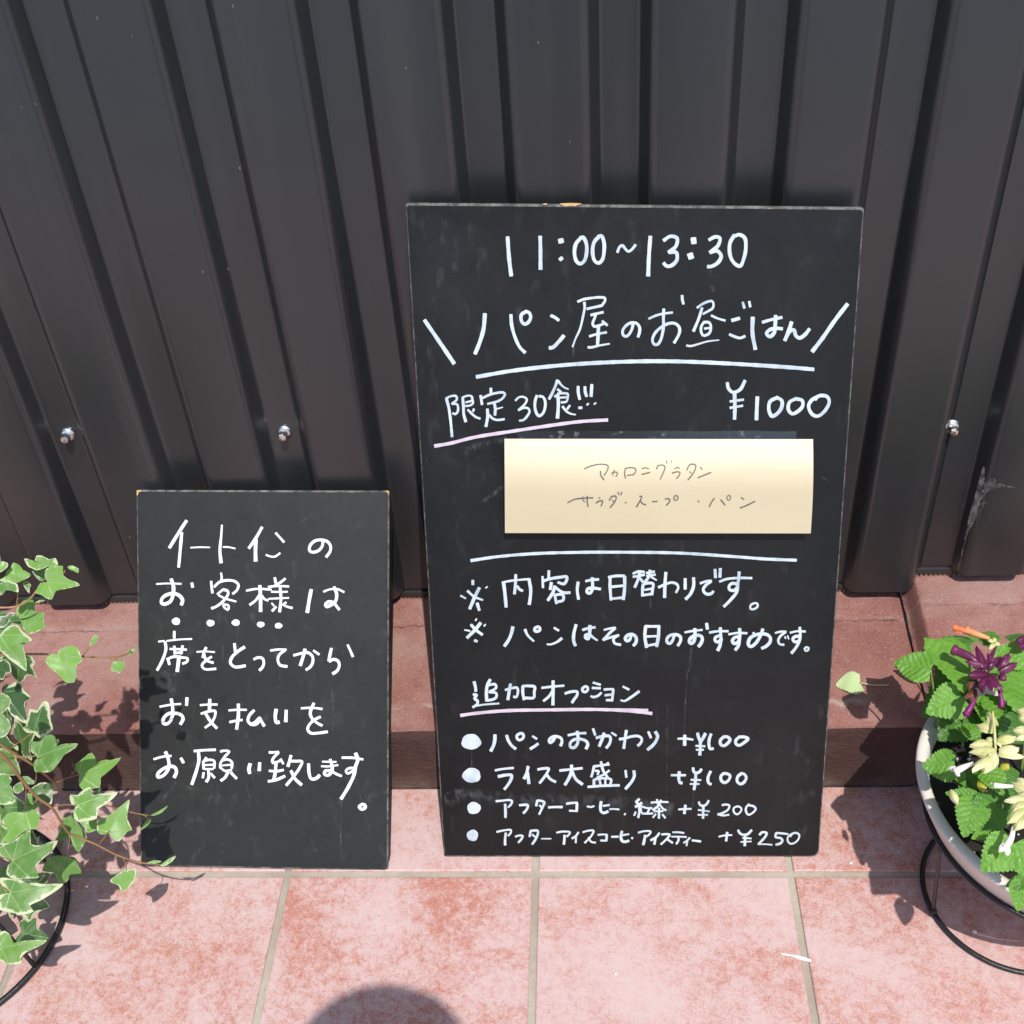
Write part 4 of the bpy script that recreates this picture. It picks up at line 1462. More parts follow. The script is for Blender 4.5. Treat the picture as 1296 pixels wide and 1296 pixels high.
# base px, tip px, depth (y), width, var, shade, outline
# each leaf: crop origin and scale, depth (y), lightness, shade, tilt, outline from its stalk round to the stalk, tip
OUT = '''
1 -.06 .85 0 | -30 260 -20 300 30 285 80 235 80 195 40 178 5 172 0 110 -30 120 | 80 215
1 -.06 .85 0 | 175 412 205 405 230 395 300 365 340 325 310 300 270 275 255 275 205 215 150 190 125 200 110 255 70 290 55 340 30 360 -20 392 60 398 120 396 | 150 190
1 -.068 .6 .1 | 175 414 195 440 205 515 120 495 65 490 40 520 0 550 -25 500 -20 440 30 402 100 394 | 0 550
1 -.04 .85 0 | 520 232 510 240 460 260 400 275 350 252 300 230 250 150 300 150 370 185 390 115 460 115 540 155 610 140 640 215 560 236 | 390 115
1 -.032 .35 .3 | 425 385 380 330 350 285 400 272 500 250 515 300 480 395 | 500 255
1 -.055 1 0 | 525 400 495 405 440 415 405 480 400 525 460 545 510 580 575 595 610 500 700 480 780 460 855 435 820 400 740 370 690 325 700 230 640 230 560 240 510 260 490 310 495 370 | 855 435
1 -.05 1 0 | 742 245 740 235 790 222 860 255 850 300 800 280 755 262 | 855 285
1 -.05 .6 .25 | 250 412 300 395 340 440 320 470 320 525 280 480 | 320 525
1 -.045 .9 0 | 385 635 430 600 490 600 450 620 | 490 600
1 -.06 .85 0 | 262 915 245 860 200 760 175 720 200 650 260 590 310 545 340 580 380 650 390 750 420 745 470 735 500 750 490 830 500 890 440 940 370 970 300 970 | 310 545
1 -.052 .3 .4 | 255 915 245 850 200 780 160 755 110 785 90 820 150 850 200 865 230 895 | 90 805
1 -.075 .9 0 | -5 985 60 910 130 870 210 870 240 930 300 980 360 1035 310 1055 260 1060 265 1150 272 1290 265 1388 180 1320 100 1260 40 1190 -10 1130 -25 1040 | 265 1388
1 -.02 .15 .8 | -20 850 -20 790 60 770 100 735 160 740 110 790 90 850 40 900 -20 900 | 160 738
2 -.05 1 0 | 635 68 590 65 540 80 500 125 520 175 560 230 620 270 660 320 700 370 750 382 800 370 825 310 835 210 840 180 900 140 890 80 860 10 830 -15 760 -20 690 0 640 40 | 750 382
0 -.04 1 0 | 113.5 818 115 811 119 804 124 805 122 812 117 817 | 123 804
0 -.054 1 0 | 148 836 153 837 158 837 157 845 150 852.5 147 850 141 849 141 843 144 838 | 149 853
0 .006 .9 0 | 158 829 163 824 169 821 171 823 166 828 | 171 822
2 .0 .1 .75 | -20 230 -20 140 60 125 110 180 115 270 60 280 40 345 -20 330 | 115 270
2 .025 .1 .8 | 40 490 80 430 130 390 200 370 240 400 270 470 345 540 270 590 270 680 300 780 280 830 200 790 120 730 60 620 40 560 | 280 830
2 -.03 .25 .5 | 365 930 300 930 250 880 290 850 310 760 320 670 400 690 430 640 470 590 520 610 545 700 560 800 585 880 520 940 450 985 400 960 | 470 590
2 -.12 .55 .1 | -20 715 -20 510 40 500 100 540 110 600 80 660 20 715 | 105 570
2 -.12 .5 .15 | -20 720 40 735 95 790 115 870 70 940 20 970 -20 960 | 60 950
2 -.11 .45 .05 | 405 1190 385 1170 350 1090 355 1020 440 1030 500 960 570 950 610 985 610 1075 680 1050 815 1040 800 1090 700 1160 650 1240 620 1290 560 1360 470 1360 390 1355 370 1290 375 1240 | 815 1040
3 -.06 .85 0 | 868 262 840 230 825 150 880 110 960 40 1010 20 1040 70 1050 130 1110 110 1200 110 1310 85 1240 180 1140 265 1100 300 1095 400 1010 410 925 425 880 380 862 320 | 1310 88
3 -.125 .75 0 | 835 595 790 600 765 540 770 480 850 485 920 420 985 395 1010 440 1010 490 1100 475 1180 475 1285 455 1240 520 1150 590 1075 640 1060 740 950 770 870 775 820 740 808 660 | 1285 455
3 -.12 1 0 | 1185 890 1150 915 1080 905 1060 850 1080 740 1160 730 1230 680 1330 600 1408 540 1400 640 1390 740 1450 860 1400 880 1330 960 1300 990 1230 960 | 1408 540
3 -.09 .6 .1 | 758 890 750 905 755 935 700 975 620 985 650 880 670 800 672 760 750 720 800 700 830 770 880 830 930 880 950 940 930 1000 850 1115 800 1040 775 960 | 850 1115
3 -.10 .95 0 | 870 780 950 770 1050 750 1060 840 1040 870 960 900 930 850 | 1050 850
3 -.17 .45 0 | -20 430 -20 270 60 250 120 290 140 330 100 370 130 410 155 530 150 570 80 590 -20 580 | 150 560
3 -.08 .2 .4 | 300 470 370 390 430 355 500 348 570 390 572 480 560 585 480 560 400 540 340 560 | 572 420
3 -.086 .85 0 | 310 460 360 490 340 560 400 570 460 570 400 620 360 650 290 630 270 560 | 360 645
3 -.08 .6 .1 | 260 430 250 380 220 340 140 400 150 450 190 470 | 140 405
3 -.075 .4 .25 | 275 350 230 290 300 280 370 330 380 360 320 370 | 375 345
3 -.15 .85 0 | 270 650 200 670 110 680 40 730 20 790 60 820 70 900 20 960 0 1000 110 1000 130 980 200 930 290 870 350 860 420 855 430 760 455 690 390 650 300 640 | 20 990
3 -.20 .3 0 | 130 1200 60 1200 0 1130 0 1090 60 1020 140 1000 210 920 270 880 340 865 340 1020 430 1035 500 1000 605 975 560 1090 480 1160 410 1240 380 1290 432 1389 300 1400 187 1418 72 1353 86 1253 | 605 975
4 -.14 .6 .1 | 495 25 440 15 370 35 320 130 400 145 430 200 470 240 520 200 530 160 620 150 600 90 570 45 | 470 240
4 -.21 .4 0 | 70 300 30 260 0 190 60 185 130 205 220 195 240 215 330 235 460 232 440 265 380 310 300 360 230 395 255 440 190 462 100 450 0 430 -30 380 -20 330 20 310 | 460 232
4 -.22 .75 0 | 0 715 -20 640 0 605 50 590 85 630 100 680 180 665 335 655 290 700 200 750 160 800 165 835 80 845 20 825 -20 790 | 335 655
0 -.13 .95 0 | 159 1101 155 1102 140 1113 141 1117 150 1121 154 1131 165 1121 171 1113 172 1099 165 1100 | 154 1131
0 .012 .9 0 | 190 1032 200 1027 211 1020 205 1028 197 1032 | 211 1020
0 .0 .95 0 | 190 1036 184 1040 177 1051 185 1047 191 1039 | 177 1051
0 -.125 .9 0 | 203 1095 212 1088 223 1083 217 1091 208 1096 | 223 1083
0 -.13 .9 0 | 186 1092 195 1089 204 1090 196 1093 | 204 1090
'''
CROP = {'0': (0, 0, 1), '1': (0, 690, 8.64), '2': (0, 820, 8.64), '3': (0, 950, 8.64), '4': (0, 1080, 6)}
def traced(f, pts, tip, d, var, shade, nrm, droop=.10, fold=.12, rot=0.0, push=Vector((0, 0, 0)), k=1.0):
    B0 = aty(*pts[0], d)
    P = [hit(px, py, B0, nrm) for px, py in pts]
    T = hit(*tip, B0, nrm)
    ax = T - B0; L = ax.length; a = ax / L
    sx = a.cross(nrm).normalized()
    # smooth, denser outline in leaf coordinates
    loc = [((p - B0).dot(sx) / L, (p - B0).dot(a) / L) for p in P]
    out = []
    m = len(loc)
    for i in range(m):
        p0, p1, p2, p3 = (Vector((*loc[(i + q) % m], 0)) for q in (-1, 0, 1, 2))
        for t in (0, .5):
            h = .5
            c = p1 * (2 * t ** 3 - 3 * t ** 2 + 1) + (p2 - p0) * h * (t ** 3 - 2 * t ** 2 + t) * .8 + p2 * (-2 * t ** 3 + 3 * t ** 2) + (p3 - p1) * h * (t ** 3 - t ** 2) * .8
            out.append((c.x, c.y))
    m = len(out)
    ph = random.uniform(0, 6)
    B1 = B0 + push
    cr, sr = math.cos(rot), math.sin(rot)
    i0 = len(f.v)
    def put(x, y, e):
        h = abs(x) * fold - droop * max(0, y) ** 2 - droop * .6 * x * x + .02 * math.sin(ph + 8 * y + 6 * x)
        X, Y = (x * cr - y * sr) * k, (x * sr + y * cr) * k
        f.v.append(B1 + (sx * X + a * Y + nrm * h) * L); f.uv.append((x, y, 0)); f.col.append((e, var, shade))
    cx = sum(x for x, y in out) / m; cyy = sum(y for x, y in out) / m
    rings = (1.0, .94, .84, .66, .42, .2)
    for q in rings:
        for (x, y) in out: put(cx + (x - cx) * q, cyy + (y - cyy) * q, q)
    put(cx, cyy, 0)
    for q in range(len(rings) - 1):
        for e in range(m):
            j = (e + 1) % m
            f.f.append((i0 + q * m + e, i0 + q * m + j, i0 + (q + 1) * m + j, i0 + (q + 1) * m + e))
    last = i0 + (len(rings) - 1) * m
    for e in range(m): f.f.append((last + e, last + (e + 1) % m, last + m))
for ln in OUT.strip().splitlines():
    h, o_, t_ = ln.split('|')
    c, d, var, sh = h.split()
    ox, oy, sc = CROP[c]
    q = [float(v) for v in o_.split()]; tp = [float(v) for v in t_.split()]
    pts = [(ox + q[i] / sc, oy + q[i + 1] / sc) for i in range(0, len(q), 2)]
    tip = (ox + tp[0] / sc, oy + tp[1] / sc)
    nr = jit(FI, .25).normalized()
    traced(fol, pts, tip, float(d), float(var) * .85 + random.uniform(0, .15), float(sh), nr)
    if c in '234' and len(pts) > 10 and float(d) < -.02:
        # darkened copy hidden behind the leaf, added to cast more shadow
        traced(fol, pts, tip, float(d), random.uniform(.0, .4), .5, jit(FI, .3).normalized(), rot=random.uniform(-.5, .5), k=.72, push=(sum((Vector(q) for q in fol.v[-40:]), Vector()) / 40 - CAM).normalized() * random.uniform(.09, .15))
random.seed(5)
for i in range(34):
    px, py = random.uniform(-45, 52) * random.uniform(.5, 1), random.uniform(770, 1230)
    d = random.uniform(-.04, .10) if py < 1000 else random.uniform(-.16, -.06)
    B0 = aty(px, py, d)
    q = B0 + Vector((random.uniform(-.6, 1), random.uniform(-.5, .2), random.uniform(-1, .5))).normalized() * random.uniform(.032, .048)
    fol.leaf(B0, q, jit(FI, .35), random.choice((IVY, IVY2)), 1.1, .16, .12, random.random() * .7, random.choice((.1, .4, .7)))
# the mass of the plant left of the frame
pot_c = Vector((-.985, -.10, .0))
random.seed(11)
for i in range(150):
    a = random.uniform(0, 2 * math.pi); r = abs(random.gauss(0, .11)) + .03
    p = Vector((-.93 + r * math.cos(a) * 1.1, -.08 + r * math.sin(a), random.uniform(.28, .58)))
    out = Vector((math.cos(a), math.sin(a), random.uniform(-.7, .25))).normalized()
    q = p + out * random.uniform(.03, .05)
    # keep clear of what the photo shows uncovered
    l = RM.transposed() @ (q - CAM); px = 648 + FPX * l.x / -l.z
    l2 = RM.transposed() @ (p - CAM); px2 = 648 + FPX * l2.x / -l2.z
    if max(px, px2) > -6: continue
    fol.leaf(p, q, jit(FI + out * .4, .35), random.choice((IVY, IVY2)), 1.1, .16, .12, random.random(), random.choice((0, 0, .3, .6)))
# shoots above and in front of the frame edge that shade the step
fol.build("foliage", M_ivy, ivy)
bm = bmesh.new()
def stem(pts, ds, r0, r1, m=None):
    P = [aty(x, y, d) for (x, y), d in zip(pts, ds)]
    Q = spline(P, .006)
    add_tube(bm, Q, [r0 + (r1 - r0) * i / (len(Q) - 1) for i in range(len(Q))], 7)
def lin(a, b, n): return [a + (b - a) * i / (n - 1) for i in range(n)]
stem([(-40, 925), (2, 955), (30, 990), (48, 1010), (65, 1022), (82, 1048), (88, 1055), (120, 1068), (150, 1083), (180, 1092), (203, 1094)], lin(-.16, -.125, 11), .0026, .0011)
stem([(-30, 920), (12, 950), (40, 967), (55, 979), (70, 992), (87, 1008), (112, 1018), (132, 1019), (150, 1024), (175, 1030), (190, 1032)], lin(-.08, .012, 11), .0022, .0010)
stem([(-40, 829), (0, 829), (30, 828), (60, 828), (104, 831), (140, 832), (158, 829), (166, 824)], lin(-.09, .006, 8), .0019, .0009)
stem([(-40, 770), (0, 769), (20, 768), (36, 760), (46, 748), (57, 737)], lin(-.08, -.055, 6), .0018, .0010)
for a, b, d in (((21, 768), (21, 742), -.06), ((2, 962), (46, 957), -.12), ((12, 948), (41, 928), -.05), ((70, 991), (101, 980), -.06), ((65, 1021), (97, 1019), -.128), ((32, 993), (31, 1025), -.15), ((45, 976), (44, 992), -.09), ((88, 1057), (84, 1083), -.14), ((155, 1085), (160, 1103), -.13), ((125, 1069), (138, 1052), -.122), ((104, 831), (114, 818), -.045), ((141, 833), (148, 838), -.054), ((74, 737), (82, 722), -.05), ((175, 1030), (188, 1037), .0), ((-6, 1120), (12, 1130), -.21), ((-20, 1080), (15, 1090), -.2), ((-10, 1195), (0, 1199), -.22), ((36, 1003), (48, 1010), -.1)):
    m_ = ((a[0] + b[0]) / 2 + 1.5, (a[1] + b[1]) / 2 - 1.5)
    stem([a, m_, b], [d, d, d], .0009, .0007)
bm_obj("stem", bm, M_stem, ivy, True)
def lathe_obj(name, prof, m, parent, c, seg=72, close=False):
    vs, fs = [], []
    for r, z in prof:
        for k in range(seg):
            a = 2 * math.pi * k / seg
            vs.append((c.x + r * math.cos(a), c.y + r * math.sin(a), c.z + z))
    for i in range(len(prof) - 1):
        for k in range(seg):
            j = (k + 1) % seg
            fs.append((i * seg + k, i * seg + j, (i + 1) * seg + j, (i + 1) * seg + k))
    return py_obj(name, vs, fs, m, parent, True)
def ring_pts(c, r, z, k=96): return [Vector((c.x + r * math.cos(2 * math.pi * i / k), c.y + r * math.sin(2 * math.pi * i / k), z)) for i in range(k)]
LC = Vector((-.932, -.095, 0))
lp = thing("flower_pot", "dark brown hanging pot of the ivy, standing in its wire stand", "flower pot")
lathe_obj("pot_body", [(.02, .20), (.085, .20), (.10, .30), (.112, .38), (.116, .385), (.109, .385), (.098, .35), (.02, .345)], simple("dark_brown_plastic", (.05, .03, .02), .5), lp, LC)
ls = thing("pot_stand", "black wire plant stand under the ivy with a ring on the tiles", "plant stand")
bm = bmesh.new(); add_tube(bm, ring_pts(LC, .190, .0062), .0048, 10, True); bm_obj("base_ring", bm, M_wire, ls, True)
bm = bmesh.new(); add_tube(bm, ring_pts(LC, .103, .275), .004, 10, True); bm_obj("top_ring", bm, M_wire, ls, True)
for a in (-100, -22, 25, 100, 170):
    bm = bmesh.new(); ca, sa = math.cos(rad(a)), math.sin(rad(a))
    pts = [Vector((LC.x + r * ca, LC.y + r * sa, z)) for r, z in ((.190, .008), (.165, .10), (.125, .2), (.105, .275))]
    add_tube(bm, spline(pts, .02), .0034, 8); bm_obj("leg", bm, M_wire, ls, True)

# ------------------------------------------------------------------ white pot with salvias
RC = Vector((.757, -.033, 0)); RZ = .262
pot = thing("flower_pot", "off white plastic bowl pot planted with salvias on the right", "flower pot")
lathe_obj("pot_body", [(.02, .10), (.09, .10), (.11, .105), (.14, .128), (.163, .16), (.1845, .20), (.2035, .243), (.2072, .252), (.2093, .258), (.2095, .262), (.207, .2652), (.200, .2652), (.194, .262), (.190, .25), (.185, .22), (.02, .21)], M_pot, pot, RC, 128)
vs, fs = [], []
from mathutils import noise as mnoise
for i in range(25):
    for k in range(72):
        r = .1885 * i / 24 + .0005; a = 2 * math.pi * k / 72
        p = Vector((RC.x + r * math.cos(a), RC.y + r * math.sin(a), .238))
        p.z += .006 * mnoise.fractal(p * 60, 1.0, 2.0, 4) + .006 * (1 - i / 24)
        vs.append(p)
for i in range(24):
    for k in range(72):
        j = (k + 1) % 72; fs.append((i * 72 + k, i * 72 + j, (i + 1) * 72 + j, (i + 1) * 72 + k))
py_obj("soil", vs, fs, M_soil, pot, True)
bm = bmesh.new()
for i in range(170):
    a = random.uniform(0, 2 * math.pi); r = .185 * math.sqrt(random.random())
    Mt = Matrix.Translation((RC.x + r * math.cos(a), RC.y + r * math.sin(a), .2435 + .004 * (1 - r / .2)))
    q = bmesh.ops.create_icosphere(bm, subdivisions=1, radius=random.uniform(.0011, .0026))
    for v in q['verts']: v.co = Mt @ (v.co * random.uniform(.7, 1.3))
bm_obj("perlite", bm, M_perlite, pot)
rs = thing("pot_stand", "black wire pot stand carrying the white bowl, its ring on the tiles", "plant stand")
GC = Vector((.7275, -.034, 0)); GR = .1315
bm = bmesh.new(); add_tube(bm, ring_pts(GC, GR, .0048), .0040, 10, True); bm_obj("base_ring", bm, M_wire, rs, True)
bm = bmesh.new(); add_tube(bm, ring_pts(RC, .1893, .200), .0040, 10, True); bm_obj("top_ring", bm, M_wire, rs, True)
for a in (195, 315, 75):
    bm = bmesh.new(); ca, sa = math.cos(rad(a)), math.sin(rad(a))
    pts = [Vector((GC.x + GR * ca, GC.y + GR * sa, .006)), Vector((RC.x + .189 * ca, RC.y + .189 * sa, .198))]
    add_tube(bm, spline(pts, .02), .0030, 8); L_ = bm_obj("leg", bm, M_wire, rs, True)
    bm = bmesh.new(); bmesh.ops.create_icosphere(bm, subdivisions=2, radius=.0062)
    for v in bm.verts: v.co += Vector((GC.x + GR * ca, GC.y + GR * sa, .0062))
    bm_obj("weld", bm, M_wire, L_, True)
FS = Vector((-.05, -.35, .93))
def salvia(name, label, leaves, z_of, lift=0.0):
    root = thing(name, label, "flower", "salvias in the white bowl pot")
    f = Foliage(); b2 = bmesh.new()
    for (b, t, z, dz, w, var, sh) in leaves:
        z += lift; B0, T0 = atz(*b, z), atz(*t, z + dz)
        f.leaf(B0, T0, jit(FS, .18), SALV, w / .43 * .5, .12, random.uniform(.08, .2), var, sh, .028, 0)
        c = Vector((B0.x * .8 + z_of[0] * .2, B0.y * .8 + z_of[1] * .2, .245))
        m_ = (B0 + c) / 2 + Vector((0, 0, .01))
        Q = spline([c, m_, B0], .008); add_tube(b2, Q, [.0022 - .001 * i / len(Q) for i in range(len(Q))], 6)
    f.build("foliage", M_salvia, root)
    bm_obj("stem", b2, M_greenstem, root, True)
    return root
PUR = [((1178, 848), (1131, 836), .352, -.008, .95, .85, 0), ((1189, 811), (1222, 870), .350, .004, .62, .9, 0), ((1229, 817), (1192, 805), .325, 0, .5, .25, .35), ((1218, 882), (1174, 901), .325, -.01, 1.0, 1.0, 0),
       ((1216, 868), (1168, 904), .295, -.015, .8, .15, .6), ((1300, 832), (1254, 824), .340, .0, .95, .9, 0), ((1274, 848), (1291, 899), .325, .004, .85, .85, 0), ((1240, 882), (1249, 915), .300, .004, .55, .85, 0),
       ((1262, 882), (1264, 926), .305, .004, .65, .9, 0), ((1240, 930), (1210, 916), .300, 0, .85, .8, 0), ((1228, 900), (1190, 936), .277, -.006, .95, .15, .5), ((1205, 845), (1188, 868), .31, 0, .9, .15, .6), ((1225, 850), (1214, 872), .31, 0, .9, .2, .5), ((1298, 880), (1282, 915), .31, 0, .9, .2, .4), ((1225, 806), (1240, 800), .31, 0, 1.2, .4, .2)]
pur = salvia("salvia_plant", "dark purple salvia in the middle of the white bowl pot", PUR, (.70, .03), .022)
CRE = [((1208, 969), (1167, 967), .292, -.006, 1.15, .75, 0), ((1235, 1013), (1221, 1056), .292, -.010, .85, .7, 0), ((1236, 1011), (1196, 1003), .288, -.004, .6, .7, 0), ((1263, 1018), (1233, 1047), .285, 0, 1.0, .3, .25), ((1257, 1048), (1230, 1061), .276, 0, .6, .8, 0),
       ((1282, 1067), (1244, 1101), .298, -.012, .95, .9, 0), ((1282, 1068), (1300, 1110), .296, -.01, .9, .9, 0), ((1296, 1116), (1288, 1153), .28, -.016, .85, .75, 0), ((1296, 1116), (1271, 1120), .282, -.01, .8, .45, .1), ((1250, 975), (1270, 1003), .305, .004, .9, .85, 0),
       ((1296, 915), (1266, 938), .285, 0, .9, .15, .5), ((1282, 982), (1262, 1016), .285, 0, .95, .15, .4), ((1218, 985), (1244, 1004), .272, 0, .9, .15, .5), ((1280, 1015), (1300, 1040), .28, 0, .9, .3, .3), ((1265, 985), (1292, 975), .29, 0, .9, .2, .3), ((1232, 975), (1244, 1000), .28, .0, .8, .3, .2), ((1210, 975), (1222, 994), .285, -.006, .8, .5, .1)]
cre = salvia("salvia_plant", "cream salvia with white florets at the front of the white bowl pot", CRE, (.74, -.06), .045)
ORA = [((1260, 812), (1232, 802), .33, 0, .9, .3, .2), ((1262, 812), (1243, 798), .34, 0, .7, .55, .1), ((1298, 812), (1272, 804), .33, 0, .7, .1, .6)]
ora = salvia("salvia_plant", "orange flowered salvia at the back rim of the white bowl pot", ORA, (.74, .08))
# more leaves on the far, unseen side of the bowl
f = Foliage()
for i in range(90):
    a = rad(random.uniform(-80, 80)); r = random.uniform(.05, .2)
    p = Vector((RC.x + .03 + r * math.cos(a), RC.y + r * math.sin(a), random.uniform(.29, .41)))
    q = p + Vector((math.cos(a), math.sin(a), random.uniform(-.3, .2))).normalized() * random.uniform(.035, .055)
    if min(648 + FPX * (RM.transposed() @ (v - CAM)).x / -(RM.transposed() @ (v - CAM)).z for v in (p, q)) < 1310: continue
    f.leaf(p, q, jit(FS, .3), SALV, 1.1, .12, .15, random.random(), 0)
f.build("foliage", M_salvia, cre)
LIFT = 0.0
def bract(f, a, b, z0, z1, wpx, cup=.5, face=None, e0=0.0, e1=1.0):
    z0 += LIFT; z1 += LIFT
    A, B = atz(*a, z0), atz(*b, z1)
    px = (A - CAM).length / FPX
    f.petal(A, B, face or jit(FS, .55), wpx * px / 2, cup, e0, e1, random.random())
def floret(f, pts, zs, rpx):
    P = [atz(x, y, z + LIFT) for (x, y), z in zip(pts, zs)]
    px = (P[0] - CAM).length / FPX
    Q = spline(P, .002)
    n = len(Q)
    R = [rpx * px * (.55 + .45 * min(1, i / n * 1.6)) * (1.25 if i > n * .85 else 1) for i in range(n)]
    f.tube(Q, R, 8)
# purple spike
LIFT = .035
f = Foliage()
for a, b, w in (((1248, 846), (1236, 817), 13), ((1246, 848), (1262, 818), 8), ((1262, 846), (1277, 826), 15), ((1264, 850), (1288, 838), 14), ((1252, 852), (1227, 854), 14), ((1256, 852), (1262, 868), 15), ((1264, 854), (1274, 860), 12), ((1250, 842), (1222, 836), 11), ((1262, 862), (1270, 876), 10), ((1252, 856), (1240, 868), 12), ((1254, 844), (1268, 830), 9), ((1250, 848), (1258, 836), 10), ((1248, 858), (1256, 872), 12), ((1258, 842), (1250, 826), 9), ((1240, 862), (1244, 876), 10)):
    bract(f, a, b, .362 + random.uniform(-.006, .004), .368 + random.uniform(-.012, .004), w, .55)
fl = f.build("flower", M_purple, pur); 
f = Foliage(); floret(f, [(1245, 846), (1228, 832), (1206, 822)], [.362, .368, .366], 5.2); f.build("floret", M_purple, fl)
f = Foliage(); floret(f, [(1236, 880), (1230, 892), (1222, 905)], [.345, .338, .330], 3.6); bract(f, (1224, 900), (1220, 907), .333, .33, 7)
f.build("floret", M_magenta, fl)
f = Foliage(); floret(f, [(1264, 872), (1267, 884), (1268, 895)], [.352, .345, .338], 3.0); bract(f, (1266, 890), (1274, 887), .34, .34, 6); bract(f, (1267, 890), (1264, 897), .34, .336, 6)
f.build("floret", M_magenta, fl)
f = Foliage()
for a, b, w in (((1236, 860), (1226, 872), 13), ((1238, 862), (1240, 872), 10), ((1234, 876), (1220, 882), 13), ((1236, 872), (1230, 888), 11)): bract(f, a, b, .348, .345, w)
f.build("faded_bract", M_rust, fl)
f = Foliage()
for a, b, w in (((1304, 808), (1286, 812), 13), ((1304, 814), (1290, 820), 12)): bract(f, a, b, .35, .352, w)
f.build("flower", M_purple, pur)
# cream spikes
LIFT = .058
f = Foliage()
for a, b, w in (((1258, 922), (1236, 917), 17), ((1256, 926), (1250, 906), 10), ((1262, 918), (1250, 900), 8), ((1256, 940), (1228, 942), 17), ((1258, 950), (1232, 953), 18), ((1254, 948), (1226, 952), 11), ((1262, 936), (1286, 932), 17), ((1264, 948), (1290, 946), 18), ((1264, 952), (1296, 957), 14), ((1259, 948), (1259, 973), 17), ((1254, 956), (1230, 974), 16), ((1254, 962), (1246, 976), 15), ((1256, 934), (1248, 941), 9), ((1261, 938), (1268, 944), 9)):
    bract(f, a, b, .335 + random.uniform(-.005, .005), .338 + random.uniform(-.012, .004), w, .6)
f.tube(spline([atz(1256, 900, .405), atz(1259, 930, .40), atz(1260, 950, .385), atz(1262, 985, .30)], .005), .0018, 7)
fl = f.build("flower", M_cream, cre)
f = Foliage(); floret(f, [(1232, 966), (1220, 971), (1208, 977)], [.325, .322, .318], 3.9); bract(f, (1212, 974), (1199, 972), .318, .314, 8); bract(f, (1210, 975), (1215, 983), .318, .312, 8)
f.build("floret", M_whitefl, fl)
f = Foliage()
for a, b, w in (((1306, 1002), (1280, 990), 17), ((1306, 1008), (1284, 1008), 17), ((1304, 1014), (1282, 1026), 19), ((1304, 1020), (1276, 1040), 16), ((1304, 1025), (1290, 1046), 18), ((1304, 995), (1288, 984), 15), ((1302, 1010), (1272, 1012), 13), ((1304, 1030), (1284, 1050), 14), ((1304, 1002), (1292, 1020), 16)): bract(f, a, b, .325 + random.uniform(-.004, .004), .324 + random.uniform(-.008, .004), w, .6)
fl = f.build("flower", M_cream, cre)
f = Foliage(); floret(f, [(1282, 995), (1270, 995), (1258, 994)], [.322, .322, .32], 3.2); bract(f, (1264, 995), (1253, 990), .321, .319, 5); f.build("floret", M_whitefl, fl)
f = Foliage(); floret(f, [(1283, 1046), (1280, 1060), (1272, 1074)], [.316, .313, .308], 3.8); bract(f, (1276, 1066), (1264, 1078), .311, .306, 9); bract(f, (1276, 1070), (1275, 1084), .31, .304, 8); f.build("floret", M_whitefl, fl)
f = Foliage()
for a, b, w in (((1306, 905), (1286, 898), 14), ((1304, 908), (1290, 910), 12), ((1304, 925), (1282, 925), 13), ((1302, 930), (1286, 934), 12)): bract(f, a, b, .33, .33, w, .6)
f.build("flower", M_cream, cre)
f = Foliage(); bract(f, (1203, 999), (1211, 1017), .298, .297, 11, .8); f.build("fallen_bract", M_cream, cre)
f = Foliage(); bract(f, (1242, 985), (1244, 1002), .29, .286, 13, .4); bract(f, (1268, 965), (1276, 974), .3, .3, 12, .4); f.build("yellowed_leaf", mat_petal("yellowed_leaf", (.42, .40, .03), (.55, .52, .08), .25), cre)
# orange spike
LIFT = .012
f = Foliage(); floret(f, [(1252, 808), (1234, 802), (1222, 797)], [.352, .354, .354], 4.2); 
floret(f, [(1236, 803), (1220, 798), (1207, 794)], [.354, .355, .354], 3.6); bract(f, (1220, 799), (1206, 797), .355, .352, 7)
o = f.build("flower", M_orange, ora)
at_ = o.data.attributes["leafcol"]
for i, v in enumerate(o.data.vertices):
    l = RM.transposed() @ (v.co - CAM); px = 648 + FPX * l.x / -l.z
    at_.data[i].vector = (min(1, max(0, (px - 1216) / 26)), .5, 0)
f = Foliage()
for a, b, w in (((1258, 812), (1250, 808), 7), ((1258, 814), (1252, 820), 8), ((1258, 813), (1266, 815), 8), ((1258, 812), (1258, 806), 6)): bract(f, a, b, .345, .346, w, .6)
f.build("calyx", M_cream, o)

# ------------------------------------------------------------------ small things lying about
fl_ = thing("fallen_leaf", "pale green fallen leaf with its stalk, lying on the red step", "leaf")
def on_step(px, py, lift): return hit(px, py, Vector((0, .18, .1625 + lift)), Vector((0, -.012, .08)).normalized())
f = Foliage()
f.leaf(on_step(1089, 864, .004), on_step(1058, 866, .004), Vector((.1, -.15, 1)), SALV, 1.28, .06, .05, 1.0, 0, .03)
o = f.build("blade", M_salvia, fl_)
n_ = N("faded_leaf"); n_.p(Base_Color=n_.mix(n_.noise(n_.coord(), 160, 4), (.34, .46, .20), (.46, .55, .30)), Roughness=.6); o.data.materials[0] = n_.m
bm = bmesh.new(); add_tube(bm, spline([on_step(1088, 864, .004), on_step(1105, 867, .007), on_step(1125, 867, .003)], .004), .0011, 6)
bm_obj("stalk", bm, simple("pale_stalk", (.52, .48, .24), .6), fl_, True)
f = Foliage(); px1 = lambda x, y: atz(x, y, .003)
f.petal(px1(1027, 1215), px1(1000, 1208), Z_, .004, .6); f.petal(px1(1003, 1209), px1(986, 1206), Vector((.1, 0, 1)), .0022, .4)
o = f.build("fallen_petal", M_whitefl, None); tag(o, "white fallen floret lying across the grout line of the tiles", "petal")
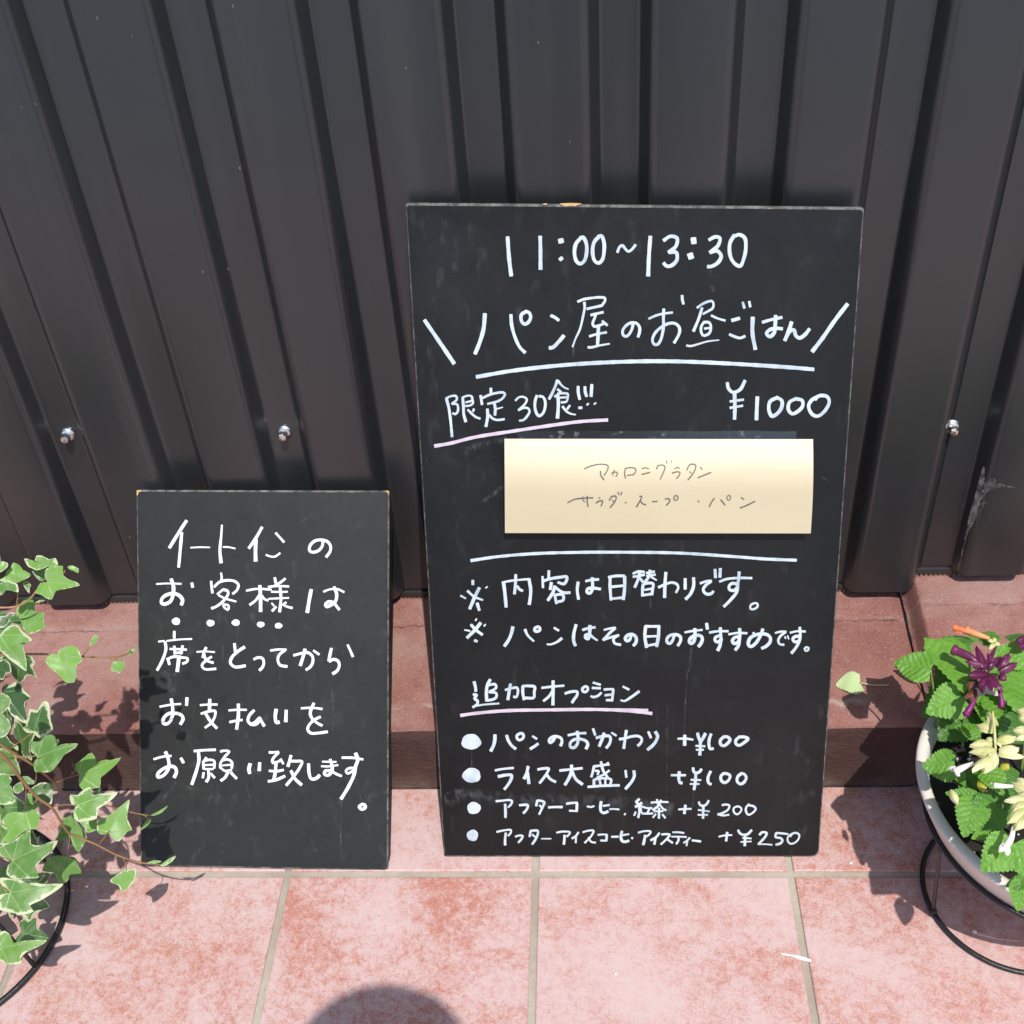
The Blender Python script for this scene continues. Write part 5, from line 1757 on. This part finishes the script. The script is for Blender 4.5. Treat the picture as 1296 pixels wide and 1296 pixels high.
def crumb(px, py, r, label):
    bm = bmesh.new(); bmesh.ops.create_icosphere(bm, subdivisions=2, radius=r)
    p = atz(px, py, r * .6)
    for v in bm.verts: v.co = Vector((v.co.x * 1.2, v.co.y, v.co.z * .7)) * (1 + .25 * mnoise.noise(v.co * 900)) + p
    tag(bm_obj("grit_crumb", bm, M_perlite, None, True), label, "crumb", "grit crumbs on the tiles")
crumb(779, 1232, .0024, "white grit crumb on the tile below the large board")
crumb(1233, 1179, .0034, "white grit crumb in the shade of the bowl pot, inside the wire ring")
crumb(1077, 1092, .0024, "white grit crumb on the grout line right of the large board")

# ------------------------------------------------------------------ the photographer (behind the camera; casts the shadow at the bottom)
def skin_mesh(name, verts, edges, radii, m, parent, root=0, sub=2):
    me = bpy.data.meshes.new(name); me.from_pydata(verts, edges, []); me.update()
    o = link(name, me, m, parent, True)
    sk = o.modifiers.new("skin", 'SKIN'); sk.use_smooth_shade = True
    for i, r in enumerate(radii):
        d = me.skin_vertices[0].data[i]; d.radius = (r, r) if not isinstance(r, tuple) else r; d.use_root = (i == root)
    ss = o.modifiers.new("subsurf", 'SUBSURF'); ss.levels = sub; ss.render_levels = sub
    return o
ph = thing("person", "person in dark clothes standing behind the viewpoint, holding a camera up to the face", "person")
HX, HY = .075, -1.18
V = [(HX, HY - .10, .95), (HX, HY - .10, 1.15), (HX, HY - .09, 1.36), (HX, HY - .06, 1.46), (HX, HY - .02, 1.56), (HX, HY, 1.64),
     (HX - .17, HY - .08, 1.38), (HX - .26, HY + .0, 1.24), (HX - .09, HY + .06, 1.47), (HX - .045, HY + .085, 1.53),
     (HX + .17, HY - .08, 1.38), (HX + .27, HY + .0, 1.24), (HX + .13, HY + .06, 1.47), (HX + .085, HY + .085, 1.53),
     (HX - .09, HY - .10, .88), (HX - .10, HY - .08, .48), (HX - .10, HY - .10, .06), (HX - .11, HY + .02, .03),
     (HX + .09, HY - .10, .88), (HX + .10, HY - .08, .48), (HX + .10, HY - .10, .06), (HX + .11, HY + .02, .03)]
V = [(a, b, c - (.09 if c < .2 else 0)) for a, b, c in V]
Ed = [(0, 1), (1, 2), (2, 3), (3, 4), (4, 5), (2, 6), (6, 7), (7, 8), (8, 9), (2, 10), (10, 11), (11, 12), (12, 13), (0, 14), (14, 15), (15, 16), (16, 17), (0, 18), (18, 19), (19, 20), (20, 21)]
Ra = [.13, .12, .13, .06, .078, .085, .06, .045, .03, .032, .06, .045, .03, .032, .085, .06, .042, .04, .085, .06, .042, .04]
V = [(a, b, c + .0) for a, b, c in V]
skin_mesh("body", V, Ed, Ra, M_skin, ph)
skin_mesh("shirt", [V[0], V[1], V[2], V[6], V[7], V[10], V[11]], [(0, 1), (1, 2), (2, 3), (3, 4), (2, 5), (5, 6)], [.142, .135, .142, .072, .058, .072, .058], M_cloth, ph)
skin_mesh("trousers", [V[0], V[14], V[15], V[16], V[18], V[19], V[20]], [(0, 1), (1, 2), (2, 3), (0, 4), (4, 5), (5, 6)], [.145, .10, .075, .06, .10, .075, .06], M_denim, ph)
bm = bmesh.new(); bmesh.ops.create_uvsphere(bm, u_segments=32, v_segments=20, radius=1)
for v in bm.verts:
    v.co = Vector((HX + .004 + v.co.x * .134, HY - .012 + v.co.y * .115, 1.663 + v.co.z * .116 - (.02 if v.co.y > .3 and v.co.z < .2 else 0)))
bm_obj("hair", bm, M_hair, ph, True)
for s in (-1, 1):
    hand = V[9] if s < 0 else V[13]
    for k in range(5):
        if k < 4: P = [Vector(hand) + Vector((0, .005, .012 * k - .015)), Vector(hand) + Vector((-s * .012, .035, .014 * k - .012)), Vector(hand) + Vector((-s * .034, .045 + .003 * k, .014 * k - .012)), Vector(hand) + Vector((-s * (.050 + .004 * (k % 3)), .036, .013 * k - .012))]
        else: P = [Vector(hand) + Vector((0, -.005, .0)), Vector(hand) + Vector((-s * .02, -.018, -.004)), Vector(hand) + Vector((-s * .048, -.020, .002))]
        b3 = bmesh.new(); Q = spline(P, .006); add_tube(b3, Q, [.0088 - .003 * i / len(Q) for i in range(len(Q))], 8); bm_obj("finger", b3, M_skin, ph, True)
pc = thing("photo_camera", "black compact camera held up by the photographer behind the viewpoint", "camera")
Mc = RM
bm = bmesh.new(); add_box(bm, CAM + RM @ Vector((-.005, -.016, .056)), (.092, .056, .026), RM, .006); bm_obj("camera_body", bm, M_black, pc)
bm = bmesh.new()
add_tube(bm, [CAM + RM @ Vector((0, 0, .043 - .006 * i)) for i in range(3)], [.012, .012, .011], 24); bm_obj("lens_barrel", bm, M_black, pc)
